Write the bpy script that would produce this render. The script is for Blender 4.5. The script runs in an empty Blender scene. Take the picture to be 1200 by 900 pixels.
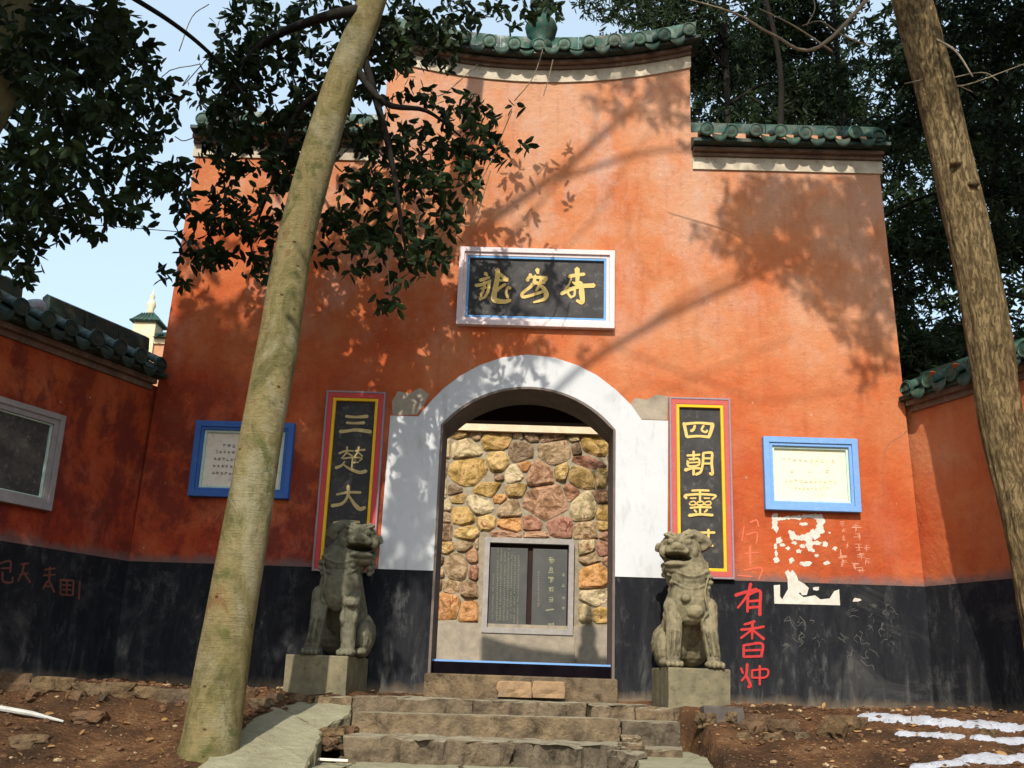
import bpy, bmesh, math, random
import numpy as np
from mathutils import Vector, Matrix, noise as mn
random.seed(7); rng = np.random.default_rng(7)
sc = bpy.context.scene; col = sc.collection
R_ = math.radians

# ------------------------------------------------------------------ camera
CF, CP, CR, CY = 1219.38, .279515, .0338191, -.0171292      # focal (px of a 1200 px wide frame), pitch, roll, yaw
CC = Vector((-.0028, -9.5, 0.0))
cam = bpy.data.objects.new('camera', bpy.data.cameras.new('camera')); col.objects.link(cam)
cam.location = CC
cam.data.sensor_width = 36; cam.data.lens = CF/1200*36; cam.data.clip_start = .05; cam.data.clip_end = 2000
# axes of the camera in the world
def ray(px, py):
    a2 = (px-600)/CF; b2 = -(py-450)/CF
    a = a2*math.cos(CR)-b2*math.sin(CR); b = a2*math.sin(CR)+b2*math.cos(CR)
    d = math.cos(CP)-b*math.sin(CP); u = math.sin(CP)+b*math.cos(CP)
    return Vector((math.cos(CY)*a+math.sin(CY)*d, -math.sin(CY)*a+math.cos(CY)*d, u))
fw = ray(600, 450).normalized(); rt = (ray(700, 450)-ray(600, 450)).normalized(); up = rt.cross(fw)
cam.matrix_world = Matrix(((rt.x, up.x, -fw.x, CC.x), (rt.y, up.y, -fw.y, CC.y), (rt.z, up.z, -fw.z, CC.z), (0, 0, 0, 1)))
sc.camera = cam
def at(px, py, y=0.0):                      # photo position -> point on the plane Y = y
    d = ray(px, py); return CC + d*((y-CC.y)/d.y)
def atz(px, py, z):
    d = ray(px, py); return CC + d*((z-CC.z)/d.z)
def proj(P):
    v = Vector(P)-CC; d = v.dot(fw); return (600+CF*v.dot(rt)/d, 450-CF*v.dot(up)/d, d)

# ------------------------------------------------------------------ light
SUN_EL, SUN_AZ = R_(40), R_(-8)              # azimuth: degrees to the right of straight behind the camera
S = Vector((math.sin(SUN_AZ)*math.cos(SUN_EL), -math.cos(SUN_AZ)*math.cos(SUN_EL), math.sin(SUN_EL)))
w = bpy.data.worlds.new("World"); sc.world = w; w.use_nodes = True
nt = w.node_tree; sky = nt.nodes.new('ShaderNodeTexSky'); sky.sky_type = 'NISHITA'; sky.sun_disc = False
sky.sun_elevation = SUN_EL; sky.sun_rotation = math.atan2(S.x, S.y); sky.air_density = 1.0; sky.dust_density = 2.0; sky.ozone_density = 1.5
bg = nt.nodes['Background']; bg.inputs[1].default_value = .12
hz_ = nt.nodes.new('ShaderNodeMix'); hz_.data_type = 'RGBA'; hz_.blend_type = 'ADD'; hz_.inputs[0].default_value = 1   # thin bright winter haze over the whole sky
nt.links.new(sky.outputs[0], hz_.inputs[6]); hz_.inputs[7].default_value = (4.0, 4.9, 5.3, 1); nt.links.new(hz_.outputs[2], bg.inputs[0])
ld = bpy.data.lights.new('sun', 'SUN'); ld.energy = 5.0; ld.angle = R_(.5); ld.color = (1, .93, .82)
sun = bpy.data.objects.new('sun', ld); col.objects.link(sun); sun.rotation_euler = S.to_track_quat('Z', 'Y').to_euler()
sc.view_settings.view_transform = 'Standard'; sc.view_settings.look = 'None'; sc.view_settings.gamma = 1; sc.view_settings.exposure = .02

# ------------------------------------------------------------------ object helpers
def link(name, me, mat=None, parent=None, loc=None, **props):
    o = bpy.data.objects.new(name, me); col.objects.link(o)
    if mat is not None and me is not None and len(me.materials) == 0: me.materials.append(mat)
    if parent is not None:
        o.parent = parent
        if loc is None: loc = -base(parent)
    if loc is not None: o.location = loc
    for k, v in props.items(): o[k] = v
    return o
def base(o):
    v = Vector((0, 0, 0))
    while o is not None: v += o.location; o = o.parent
    return v
def thing(name, loc, label, cat, group=None):
    o = bpy.data.objects.new(name, None); col.objects.link(o); o.location = loc; o.empty_display_size = .2
    o['label'] = label; o['category'] = cat
    if group: o['group'] = group
    return o
def tag(o, label, cat, group=None):
    o['label'] = label; o['category'] = cat
    if group: o['group'] = group
    return o
class MB:
    def __init__(s): s.v = []; s.f = []
    def add(s, vs, fs):
        n = len(s.v); s.v += [tuple(v) for v in vs]; s.f += [tuple(i+n for i in f) for f in fs]; return s
    def box(s, a, b, M=None):
        vs = [Vector((x, y, z)) for z in (a[2], b[2]) for y in (a[1], b[1]) for x in (a[0], b[0])]
        if M: vs = [M @ v for v in vs]
        return s.add(vs, [(0, 2, 3, 1), (4, 5, 7, 6), (0, 1, 5, 4), (2, 6, 7, 3), (0, 4, 6, 2), (1, 3, 7, 5)])
    def tube(s, pts, rad, n=8, cap=True, wob=0, seed=0):
        pts = [Vector(p) for p in pts]; rings = []; N = len(pts)
        if not hasattr(rad, '__len__'): rad = [rad]*N
        ref = Vector((0, 1, 0)) if abs((pts[-1]-pts[0]).normalized().y) < .8 else Vector((1, 0, 0))
        vs = []
        for i, p in enumerate(pts):
            t = (pts[min(i+1, N-1)]-pts[max(i-1, 0)]).normalized()
            a = ref.cross(t).normalized(); b = t.cross(a)
            for k in range(n):
                an = 2*math.pi*k/n; r = rad[i]
                if wob:
                    q = p + a*math.cos(an)*r + b*math.sin(an)*r
                    r *= 1+wob*mn.noise((q.x*3+seed, q.y*3, q.z*1.5))
                vs.append(p + a*math.cos(an)*r + b*math.sin(an)*r)
        fs = [(i*n+k, i*n+(k+1) % n, (i+1)*n+(k+1) % n, (i+1)*n+k) for i in range(N-1) for k in range(n)]
        if cap: fs += [tuple(range(n-1, -1, -1)), tuple((N-1)*n+k for k in range(n))]
        return s.add(vs, fs)
    def lathe(s, prof, n=20, c=(0, 0, 0), M=None):
        vs = []; c = Vector(c)
        for r, z in prof:
            for k in range(n):
                v = Vector((r*math.cos(2*math.pi*k/n), r*math.sin(2*math.pi*k/n), z))
                vs.append((M @ v if M else v)+c)
        N = len(prof)
        fs = [(i*n+k, i*n+(k+1) % n, (i+1)*n+(k+1) % n, (i+1)*n+k) for i in range(N-1) for k in range(n)]
        fs += [tuple(range(n-1, -1, -1)), tuple((N-1)*n+k for k in range(n))]
        return s.add(vs, fs)
    def ell(s, c, r, M=None, nu=16, nv=10):
        vs = []; c = Vector(c)
        for i in range(nv+1):
            th = math.pi*i/nv
            for k in range(nu):
                ph = 2*math.pi*k/nu
                v = Vector((r[0]*math.sin(th)*math.cos(ph), r[1]*math.sin(th)*math.sin(ph), r[2]*math.cos(th)))
                vs.append((M @ v if M else v)+c)
        return s.add(vs, [(i*nu+k, (i+1)*nu+k, (i+1)*nu+(k+1) % nu, i*nu+(k+1) % nu) for i in range(nv) for k in range(nu)])
    def mesh(s, name, smooth=False):
        me = bpy.data.meshes.new(name); me.from_pydata(s.v, [], s.f); me.update()
        if smooth: me.polygons.foreach_set('use_smooth', [True]*len(me.polygons))
        return me
    def build(s, name, mat, parent=None, smooth=False, bevel=0, angle=None, **props):
        o = link(name, s.mesh(name, smooth), mat, parent, **props)
        if bevel:
            b = o.modifiers.new('bevel', 'BEVEL'); b.width = bevel; b.segments = 2; b.limit_method = 'ANGLE'
        return o
def prism(poly, y0, y1, holes=None):          # polygon in (x, z), extruded along y ; front at y0
    bm = bmesh.new(); vs = [bm.verts.new((p[0], y0, p[1])) for p in poly]
    f = bm.faces.new(vs)
    r = bmesh.ops.extrude_face_region(bm, geom=[f])
    bmesh.ops.translate(bm, verts=[e for e in r['geom'] if isinstance(e, bmesh.types.BMVert)], vec=(0, y1-y0, 0))
    bmesh.ops.triangulate(bm, faces=[x for x in bm.faces if len(x.verts) > 4])
    bmesh.ops.recalc_face_normals(bm, faces=bm.faces)
    me = bpy.data.meshes.new('prism'); bm.to_mesh(me); bm.free(); return me
def catmull(pts, n=6):
    P = [Vector(p) for p in pts]
    if len(P) < 3: return [P[0].lerp(P[-1], i/n) for i in range(n+1)]
    P = [P[0]*2-P[1]]+P+[P[-1]*2-P[-2]]; out = []
    for i in range(1, len(P)-2):
        for k in range(n):
            t = k/n
            out.append(.5*((2*P[i])+(P[i+1]-P[i-1])*t+(2*P[i-1]-5*P[i]+4*P[i+1]-P[i+2])*t*t+(3*P[i]-P[i-1]-3*P[i+1]+P[i+2])*t**3))
    out.append(P[-2]); return out

# ------------------------------------------------------------------ material helpers
class NT:
    def __init__(s, name, rough=.8, spec=.3):
        s.m = bpy.data.materials.new(name); s.m.use_nodes = True; s.t = s.m.node_tree
        s.b = s.t.nodes['Principled BSDF']; s.b.inputs['Roughness'].default_value = rough
        s.b.inputs['Specular IOR Level'].default_value = spec
        s.tc = s.t.nodes.new('ShaderNodeTexCoord'); s.P = s.tc.outputs['Object']
    def n(s, typ, **k):
        nd = s.t.nodes.new(typ)
        for a, b in k.items(): setattr(nd, a, b)
        return nd
    def l(s, a, b): s.t.links.new(a, b)
    def map(s, scale=(1, 1, 1), loc=(0, 0, 0)):
        m = s.n('ShaderNodeMapping'); s.l(s.P, m.inputs[0]); m.inputs['Scale'].default_value = scale; m.inputs['Location'].default_value = loc; return m.outputs[0]
    def noise(s, sc_, det=5, rough=.6, vec=None, dist=0):
        nd = s.n('ShaderNodeTexNoise'); nd.inputs['Scale'].default_value = sc_; nd.inputs['Detail'].default_value = det
        nd.inputs['Roughness'].default_value = rough; nd.inputs['Distortion'].default_value = dist
        s.l(vec if vec is not None else s.P, nd.inputs['Vector']); return nd.outputs['Fac']
    def vor(s, sc_, feat='F1', vec=None):
        nd = s.n('ShaderNodeTexVoronoi', feature=feat); nd.inputs['Scale'].default_value = sc_
        s.l(vec if vec is not None else s.P, nd.inputs['Vector']); return nd.outputs['Distance']
    def ramp(s, fac, stops):
        r = s.n('ShaderNodeValToRGB'); e = r.color_ramp.elements
        while len(e) < len(stops): e.new(.5)
        for i, (p, c) in enumerate(stops):
            e[i].position = p; e[i].color = (c, c, c, 1) if not hasattr(c, '__len__') else (*c, 1)
        s.l(fac, r.inputs[0]); return r.outputs[0]
    def mix(s, fac, a, b, mode='MIX'):
        m = s.n('ShaderNodeMix', data_type='RGBA', blend_type=mode)
        for v, i in ((fac, 0), (a, 6), (b, 7)):
            if isinstance(v, (int, float)): m.inputs[i].default_value = v
            elif isinstance(v, tuple): m.inputs[i].default_value = (*v, 1)
            else: s.l(v, m.inputs[i])
        return m.outputs[2]
    def math(s, op, a, b=0.0):
        m = s.n('ShaderNodeMath', operation=op)
        for v, i in ((a, 0), (b, 1)):
            if isinstance(v, (int, float)): m.inputs[i].default_value = v
            else: s.l(v, m.inputs[i])
        return m.outputs[0]
    def sep(s, i):
        x = s.n('ShaderNodeSeparateXYZ'); s.l(s.P, x.inputs[0]); return x.outputs[i]
    def world(s):
        g = s.n('ShaderNodeNewGeometry'); s.P = g.outputs['Position']; return s
    def rnd(s): return s.n('ShaderNodeObjectInfo').outputs['Random']
    def col(s, c):
        if isinstance(c, tuple): s.b.inputs['Base Color'].default_value = (*c, 1)
        else: s.l(c, s.b.inputs['Base Color'])
        return s
    def bump(s, h, dist=.01, strength=1):
        b = s.n('ShaderNodeBump'); b.inputs['Distance'].default_value = dist; b.inputs['Strength'].default_value = strength
        s.l(h, b.inputs['Height']); s.l(b.outputs[0], s.b.inputs['Normal']); return s

def m_plaster():
    t = NT('red_plaster', .92, .12).world()
    z = t.sep(2); x = t.sep(0)
    big = t.noise(.8, 8, .62, dist=.15); med = t.noise(2.6, 8, .68, t.map((1, 1, .8), (4, 4, 4)), .1)
    k = t.math('ADD', t.math('MULTIPLY', z, .085), t.math('ADD', t.math('MULTIPLY', big, .62), t.math('MULTIPLY', med, .38)))
    k = t.math('ADD', k, t.math('MULTIPLY', x, .026))     # old paint: deeper red low, faded higher up; x paints in the left's shade
    c = t.ramp(k, [(.38, (.20, .022, .012)), (.50, (.32, .044, .018)), (.60, (.41, .072, .022)), (.74, (.47, .118, .040)), (.88, (.50, .19, .085)), (1.0, (.52, .27, .16))])
    st = t.noise(2.6, 8, .72, t.map((2.4, 2.4, .30)), .3)
    c = t.mix(t.ramp(st, [(.52, 0.0), (.78, .45)]), c, (.25, .055, .030))
    wash = t.noise(1.1, 7, .66, t.map((.6, .6, 1.7), (3, 1, 4)), .15)
    c = t.mix(t.ramp(wash, [(.52, 0.0), (.70, .45)]), c, (.52, .18, .07))
    gr = t.noise(2.3, 8, .75, t.map((1, 1, .55), (9, 2, 1)), .1)
    up_ = t.ramp(t.math('MULTIPLY', z, .16), [(.42, .15), (.8, 1.0)])
    c = t.mix(t.math('MULTIPLY', t.ramp(gr, [(.50, 0.0), (.66, .75)]), up_), c, (.50, .33, .26))
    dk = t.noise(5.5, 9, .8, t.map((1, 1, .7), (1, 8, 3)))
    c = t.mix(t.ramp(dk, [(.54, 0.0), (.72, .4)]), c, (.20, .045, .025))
    lw = t.ramp(t.math('ADD', t.math('MULTIPLY', z, .25), t.math('MULTIPLY', x, .08)), [(.25, 1.0), (.62, 0.0)])     # mask strongest low on the left, fading upward and to the right
    bl = t.noise(2.1, 9, .74, t.map((1.1, 1.1, .8), (7, 7, 1)), .15)
    c = t.mix(t.math('MULTIPLY', t.ramp(bl, [(.44, .75), (.54, 0.0)]), lw), c, (.12, .022, .018))
    c = t.mix(t.math('MULTIPLY', t.ramp(bl, [(.56, 0.0), (.66, .6)]), lw), c, (.48, .12, .045))
    sp = t.vor(7, vec=t.map((1, 1, .8)))
    c = t.mix(t.math('MULTIPLY', t.ramp(sp, [(.03, .7), (.09, 0.0)]), t.ramp(t.noise(2.0), [(.48, 0.0), (.58, 1.0)])), c, (.52, .42, .36))
    edge = t.math('ADD', z, t.math('MULTIPLY', t.noise(5, 6), -.20))
    c = t.mix(t.ramp(edge, [(.86, .85), (.94, 0.0)]), c, (.15, .11, .10))
    t.col(c); t.bump(t.math('ADD', t.noise(18, 9, .72), t.math('MULTIPLY', t.noise(3, 6), 2.0)), .016, .9)
    return t.m
def m_blackpaint():
    t = NT('black_limewash', .85, .2).world()
    z = t.sep(2); st = t.noise(3, 8, .72, t.map((2.6, 2.6, .55)), .5)
    k = t.math('SUBTRACT', st, t.math('MULTIPLY', z, .13))
    c = t.ramp(k, [(.38, (.008, .009, .012)), (.54, (.018, .019, .022)), (.66, (.065, .065, .06)), (.80, (.18, .17, .15))])
    sc1 = t.noise(5, 10, .82, t.map((1, 1, .45)))
    c = t.mix(t.ramp(sc1, [(.54, 0.0), (.74, .34)]), c, (.26, .26, .24)); cl = t.noise(1.2, 8, .75, t.map((1, 1, 1.2), (6, 1, 2)), .8); c = t.mix(t.ramp(cl, [(.54, 0.0), (.70, .26)]), c, (.16, .155, .14))
    low = t.math('ADD', z, t.math('MULTIPLY', t.noise(4, 6), .22))
    c = t.mix(t.ramp(low, [(-.05, .9), (.0, .6), (.09, 0.0)]), c, (.16, .12, .08))
    t.col(c); t.bump(t.noise(12, 8, .7), .01, .7); return t.m
def m_white():
    t = NT('white_limewash', .9, .1).world()
    c = t.mix(t.ramp(t.noise(1.8, 6, .6), [(.4, 0.0), (.7, .6)]), (.78, .80, .83), (.66, .69, .73))
    c = t.mix(t.ramp(t.noise(7, 8, .75, t.map((1.5, 1.5, .5))), [(.54, 0.0), (.70, .6)]), c, (.40, .40, .37)); c = t.mix(t.ramp(t.noise(2.5, 9, .8, t.map((1.6, 1.6, .4), (1, 2, 3)), .6), [(.54, 0.0), (.66, .4)]), c, (.50, .48, .43))
    z = t.sep(2); c = t.mix(t.ramp(t.math('ADD', z, t.math('MULTIPLY', t.noise(9, 5), .2)), [(1.04, .5), (1.14, 0.0)]), c, (.3, .3, .29))
    t.col(c); t.bump(t.noise(10, 8), .006, .5); return t.m
def m_simple(name, c1, c2, sc_=6, rough=.8, spec=.3, bump=.006, lo=.35, hi=.7, stretch=None, dirt=None, wld=False, bs=3):
    t = NT(name, rough, spec)
    if wld: t.world()
    v = t.map(stretch) if stretch else None
    c = t.mix(t.ramp(t.noise(sc_, 7, .65, v), [(lo, 0.0), (hi, 1.0)]), c1, c2)
    if dirt: c = t.mix(t.ramp(t.noise(sc_*2.7, 7, .75, v), [(.55, 0.0), (.68, .8)]), c, dirt)
    t.col(c)
    if bump: t.bump(t.noise(sc_*bs, 8, .7, v), bump, .8)
    return t.m
def m_var(name, cols, rough=.8, spec=.3, sc_=8, bump=.01, amt=.5, dark=(.05, .04, .03), tops=None):
    t = NT(name, rough, spec).world(); r = t.rnd()
    n = len(cols); c = t.ramp(r, [((i+.5)/n, k) for i, k in enumerate(cols)])
    c = t.mix(t.ramp(t.noise(sc_, 9, .78, dist=.4), [(.42, 0.0), (.66, amt)]), c, dark); c = t.mix(t.ramp(t.noise(sc_*.35, 6, .7), [(.48, 0.0), (.66, .45)]), c, tuple(min(1, v*3.2+.02) for v in dark))
    if tops:
        gN = t.n('ShaderNodeNewGeometry'); sx = t.n('ShaderNodeSeparateXYZ'); t.l(gN.outputs['True Normal'], sx.inputs[0])
        c = t.mix(t.math('MULTIPLY', t.ramp(sx.outputs[2], [(.75, 0.0), (.95, .75)]), t.ramp(t.noise(5, 7, .7), [(.3, .5), (.6, 1.0)])), c, tops)     # pale dust and lichen settle on upward faces
    t.col(c); t.bump(t.noise(sc_*2, 8, .7), bump, .9); return t.m
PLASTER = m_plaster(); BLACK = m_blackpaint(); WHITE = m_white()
CEMENT = m_simple('grey_cement', (.36, .30, .22), (.22, .19, .15), 7, wld=True)
STRIP = m_simple('cream_band', (.62, .55, .42), (.36, .30, .22), 4, dirt=(.25, .18, .12), wld=True)
CORN = m_simple('weathered_cornice', (.20, .13, .09), (.10, .07, .055), 6, dirt=(.33, .27, .2), wld=True)
DARKWOOD = m_simple('dark_red_wood', (.035, .012, .009), (.015, .008, .007), 5, wld=True)
SOFFIT = m_simple('grey_brown_plaster', (.17, .13, .11), (.10, .08, .07), 5, wld=True)
def m_tile(name, cols, rough=.28):
    t = NT(name, rough, .3); r = t.rnd()
    c = t.ramp(r, [((i+.5)/len(cols), k) for i, k in enumerate(cols)])
    c = t.mix(t.ramp(t.noise(14, 7, .7), [(.46, 0.0), (.64, .85)]), c, (.085, .08, .055)); c = t.mix(t.ramp(t.noise(5, 6, .7), [(.5, 0.0), (.62, .6)]), c, (.02, .035, .02)); t.col(c)
    t.l(t.ramp(t.noise(9, 5), [(.35, .35), (.65, .85)]), t.b.inputs['Roughness']); t.bump(t.noise(30, 5), .003, .6); return t.m
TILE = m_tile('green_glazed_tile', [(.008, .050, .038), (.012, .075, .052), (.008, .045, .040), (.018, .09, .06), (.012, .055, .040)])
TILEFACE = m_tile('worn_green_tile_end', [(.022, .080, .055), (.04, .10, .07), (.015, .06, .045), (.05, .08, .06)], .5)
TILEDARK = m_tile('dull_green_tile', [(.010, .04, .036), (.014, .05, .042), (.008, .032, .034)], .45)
CLAY = m_simple('bare_orange_clay', (.55, .16, .05), (.40, .10, .04), 20)
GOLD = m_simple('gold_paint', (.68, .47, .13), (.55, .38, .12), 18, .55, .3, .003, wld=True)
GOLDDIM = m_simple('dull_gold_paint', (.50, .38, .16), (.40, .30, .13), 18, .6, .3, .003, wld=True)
BOARD = m_simple('black_sign_board', (.022, .020, .020), (.06, .055, .05), 6, .6, .3, .003, dirt=(.11, .10, .09), wld=True, lo=.45, hi=.8)
def m_paint(name, c, c2, k=16): return m_simple(name, c, c2, k, .7, .3, .003, wld=True, dirt=tuple(v*.55+.05 for v in c), lo=.45, hi=.8)
BLUE = m_paint('sky_blue_paint', (.13, .33, .62), (.20, .40, .66)); BLUE2 = m_paint('light_blue_paint', (.16, .32, .62), (.20, .37, .64))
BLUE3 = m_paint('deep_blue_paint', (.035, .11, .36), (.05, .14, .38)); MINT = m_paint('pale_green_paint', (.45, .60, .52), (.55, .65, .55))
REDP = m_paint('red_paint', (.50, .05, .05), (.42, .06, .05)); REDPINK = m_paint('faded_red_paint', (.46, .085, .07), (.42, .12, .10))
YEL = m_paint('yellow_paint', (.75, .45, .01), (.68, .38, .02)); LILAC = m_paint('lilac_paint', (.26, .20, .22), (.32, .24, .25))
PINKW = m_paint('pinkish_white_paint', (.70, .58, .58), (.62, .50, .50)); GREYF = m_paint('grey_stone_frame', (.30, .27, .26), (.22, .20, .2))
INK = m_simple('faded_ink', (.14, .12, .11), (.2, .17, .15), 20, bump=0)
INKPALE = m_simple('very_faded_ink', (.50, .43, .32), (.6, .52, .38), 20, bump=0)
PAPER = m_simple('stained_white_board', (.72, .66, .55), (.66, .50, .36), 9, dirt=(.45, .32, .22), wld=True, bump=.002, lo=.5, hi=.8)
PAPER2 = m_simple('cream_board', (.80, .74, .52), (.76, .64, .38), 9, wld=True, bump=.002, lo=.5, hi=.8)
GRAF = m_simple('red_spray_paint', (.52, .025, .02), (.36, .03, .03), 20, .7, bump=.001, dirt=(.06, .02, .02))
GRAFDIM = m_simple('faded_red_spray_paint', (.15, .045, .03), (.10, .04, .03), 20, bump=.001)
GRAFPALE = m_simple('faint_red_spray_paint', (.62, .11, .06), (.6, .17, .08), 20, bump=.001)
CHALK = m_simple('white_chalk', (.60, .32, .22), (.52, .20, .11), 30, bump=0)
SCUFF = m_simple('grey_chalk', (.11, .108, .095), (.03, .03, .03), 14, bump=0)
TORN = m_simple('torn_white_paper', (.62, .59, .52), (.48, .45, .38), 20, wld=True)
TABLET = m_simple('grey_slate', (.05, .053, .05), (.085, .085, .078), 3, .55, .4, .002, wld=True)
TABINK = m_simple('pale_inscription', (.30, .29, .17), (.24, .24, .16), 20, bump=0)
SNOW = m_simple('old_snow', (.50, .53, .60), (.38, .40, .44), 9, .7, .2, .04, wld=True, dirt=(.16, .12, .09), lo=.3, hi=.7)
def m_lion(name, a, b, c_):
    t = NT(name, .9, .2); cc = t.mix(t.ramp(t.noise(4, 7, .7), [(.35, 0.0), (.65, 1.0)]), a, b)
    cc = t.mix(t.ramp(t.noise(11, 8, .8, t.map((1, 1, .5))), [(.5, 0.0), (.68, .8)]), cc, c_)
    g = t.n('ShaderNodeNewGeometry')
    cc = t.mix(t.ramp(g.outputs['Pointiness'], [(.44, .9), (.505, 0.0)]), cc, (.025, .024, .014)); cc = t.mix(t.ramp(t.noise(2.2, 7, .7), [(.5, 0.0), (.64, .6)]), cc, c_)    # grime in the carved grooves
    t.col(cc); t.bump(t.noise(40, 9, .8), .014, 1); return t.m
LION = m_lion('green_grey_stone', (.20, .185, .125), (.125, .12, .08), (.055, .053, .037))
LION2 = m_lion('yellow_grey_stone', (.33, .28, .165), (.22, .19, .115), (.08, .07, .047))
PED = m_simple('mossy_pedestal_stone', (.20, .17, .10), (.10, .09, .055), 6, dirt=(.06, .05, .03), wld=True, bump=.012)
STEPM = m_var('worn_step_stone', [(.26, .19, .11), (.21, .16, .105), (.27, .185, .10), (.18, .145, .10)], .95, .12, 6, .06, .95, (.04, .03, .02), (.38, .35, .25))
SLABM = m_var('grey_slab_stone', [(.20, .17, .10), (.21, .18, .11), (.19, .165, .10)], .95, .15, 7, .04, .85, (.06, .055, .03), (.37, .36, .24))
ROCKM = m_var('rubble_stone', [(.20, .13, .065), (.15, .095, .05), (.23, .16, .085), (.12, .095, .065), (.20, .11, .055)], .97, .1, 8, .05, .9, (.04, .026, .016))
def m_bark1():
    t = NT('smooth_grey_bark', .9, .12).world()
    c = t.ramp(t.noise(2.2, 9, .72, t.map((1.5, 1.5, .8)), 1.0), [(.36, (.085, .08, .032)), (.46, (.17, .145, .06)), (.55, (.25, .205, .095)), (.64, (.20, .125, .05))])
    c = t.mix(t.ramp(t.noise(1.5, 6, .7, t.map((1, 1, .7), (5, 5, 5)), .6), [(.50, 0.0), (.60, .75)]), c, (.30, .27, .165))
    c = t.mix(t.ramp(t.noise(2.4, 9, .75, t.map((1.2, 1.2, .8), (2, 7, 5)), .8), [(.55, 0.0), (.63, .75)]), c, (.085, .095, .028))
    c = t.mix(t.ramp(t.noise(7, 9, .8), [(.52, 0.0), (.64, .45)]), c, (.11, .08, .04))
    lent = t.noise(9, 5, .75, t.map((.6, .6, 8)))
    c = t.mix(t.ramp(lent, [(.66, 0.0), (.74, .35)]), c, (.09, .065, .035))
    sp = t.vor(8, vec=t.map((1, 1, 1.5))); c = t.mix(t.math('MULTIPLY', t.ramp(sp, [(.07, .95), (.16, 0.0)]), t.ramp(t.noise(3.3), [(.46, 0.0), (.52, 1.0)])), c, (.06, .03, .012))
    t.col(c); h = t.math('ADD', t.math('MULTIPLY', lent, .5), t.math('ADD', t.noise(22, 9, .8), t.noise(4, 5, .7))); t.bump(h, .02, 1); return t.m
def m_bark2():
    t = NT('furrowed_brown_bark', .95, .1).world()
    d = t.n('ShaderNodeTexNoise'); d.inputs['Scale'].default_value = 5; d.inputs['Detail'].default_value = 6; t.l(t.P, d.inputs['Vector'])
    wv = t.mix(.10, t.map((1, 1, 1)), d.outputs['Color']); mp = t.n('ShaderNodeMapping'); t.l(wv, mp.inputs[0]); mp.inputs['Scale'].default_value = (30, 30, 5)
    v1 = t.noise(1.7, 9, .78, mp.outputs[0]); n2 = t.noise(14, 9, .8, t.map((1.5, 1.5, .6)))
    k = t.math('ADD', t.math('MULTIPLY', v1, .7), t.math('MULTIPLY', n2, .3))
    f = t.ramp(k, [(.40, 0.0), (.52, 1.0)])
    c = t.mix(f, (.080, .054, .027), t.ramp(t.noise(2.2, 8, .7, dist=.5), [(.36, (.20, .14, .065)), (.55, (.26, .185, .09)), (.70, (.29, .215, .11))]))
    t.col(c); t.bump(t.math('ADD', f, t.math('MULTIPLY', n2, 1.2)), .022, .9); return t.m
BARK1 = m_bark1(); BARK2 = m_bark2()
BARKD = m_simple('dark_bark', (.014, .012, .009), (.028, .023, .017), 8, .9, .2, .02, stretch=(1, 1, .3), wld=True)
TWIG = m_simple('grey_twig', (.22, .18, .12), (.13, .10, .07), 12, .9, .2, .004, wld=True)
def m_leaf(name, a, b, c_, rough=.55):
    t = NT(name, rough, .12).world()
    c = t.ramp(t.noise(2.5, 4, .8), [(.3, a), (.55, b), (.75, c_)]); t.col(c)
    tr = t.n('ShaderNodeBsdfTranslucent'); t.l(c, tr.inputs[0]); mx = t.n('ShaderNodeMixShader'); mx.inputs[0].default_value = .22
    o = t.t.nodes['Material Output']; t.l(t.b.outputs[0], mx.inputs[1]); t.l(tr.outputs[0], mx.inputs[2]); t.l(mx.outputs[0], o.inputs[0]); return t.m
LEAF = m_leaf('glossy_dark_leaf', (.010, .018, .007), (.018, .032, .009), (.035, .052, .013))
LEAFB = m_leaf('evergreen_leaf', (.010, .020, .007), (.018, .032, .010), (.040, .056, .015))
def m_ground():
    t = NT('red_brown_earth', .97, .1).world()
    c = t.ramp(t.noise(1.6, 8, .7, dist=.5), [(.32, (.035, .023, .015)), (.46, (.085, .045, .024)), (.58, (.16, .080, .038)), (.72, (.25, .15, .075))])
    c = t.mix(t.ramp(t.noise(9, 9, .8), [(.45, 0.0), (.7, .8)]), c, (.05, .028, .016))
    c = t.mix(t.ramp(t.vor(26), [(.10, .8), (.2, 0.0)]), c, (.30, .21, .12))
    t.col(c); t.bump(t.math('ADD', t.noise(11, 9, .8), t.math('MULTIPLY', t.vor(30), .5)), .05, .9); return t.m
GROUND = m_ground()

# ------------------------------------------------------------------ ground
def g(x, y):
    y0 = -.70-.5*max(0, min(1.3, (abs(x)-1.9)/1.5))
    if y > y0: h = -.12
    elif y > -2.9: h = -.12+(.62/(2.9+y0))*(y-y0)*1.0
    else: h = -.74+.14*(y+2.9)
    if -3.6 < y < -.05:
        xl, xr = (-1.25, 1.2) if y > -.86 else (-1.80, 1.40)
        h -= .42*max(0, min(1, (x-xl)/.25, (xr-x)/.12))*min(1, (-.05-y)/.1)*min(1, (y+3.6)/.3)
    if y < -12: h = -.74+.14*(-12+2.9)
    if -14 < y < 1 and abs(x) < 9:
        h += .035*mn.noise((x*1.7, y*1.7, 3))+.022*mn.noise((x*5, y*5, 1))+.010*mn.noise((x*14, y*14, 7))
        if y > -1.6 and y < -.1: h += .05*max(0, abs(x)-2.4)/2*max(0, mn.noise((x*2.2, 5, 0))+.5)
    if -4 < y < -1.2: h += .05*math.exp(-((x+2.15)**2+(y+2.45)**2)/.07)
    return h
def axis(parts):
    a = []
    for lo, hi, st in parts: a += list(np.arange(lo, hi-1e-6, st))
    return a+[parts[-1][1]]
gx = axis([(-400, -40, 60), (-40, -9, 3), (-9, -4.8, .3), (-4.8, 4.8, .045), (4.8, 9, .3), (9, 40, 3), (40, 400, 60)])
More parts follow.
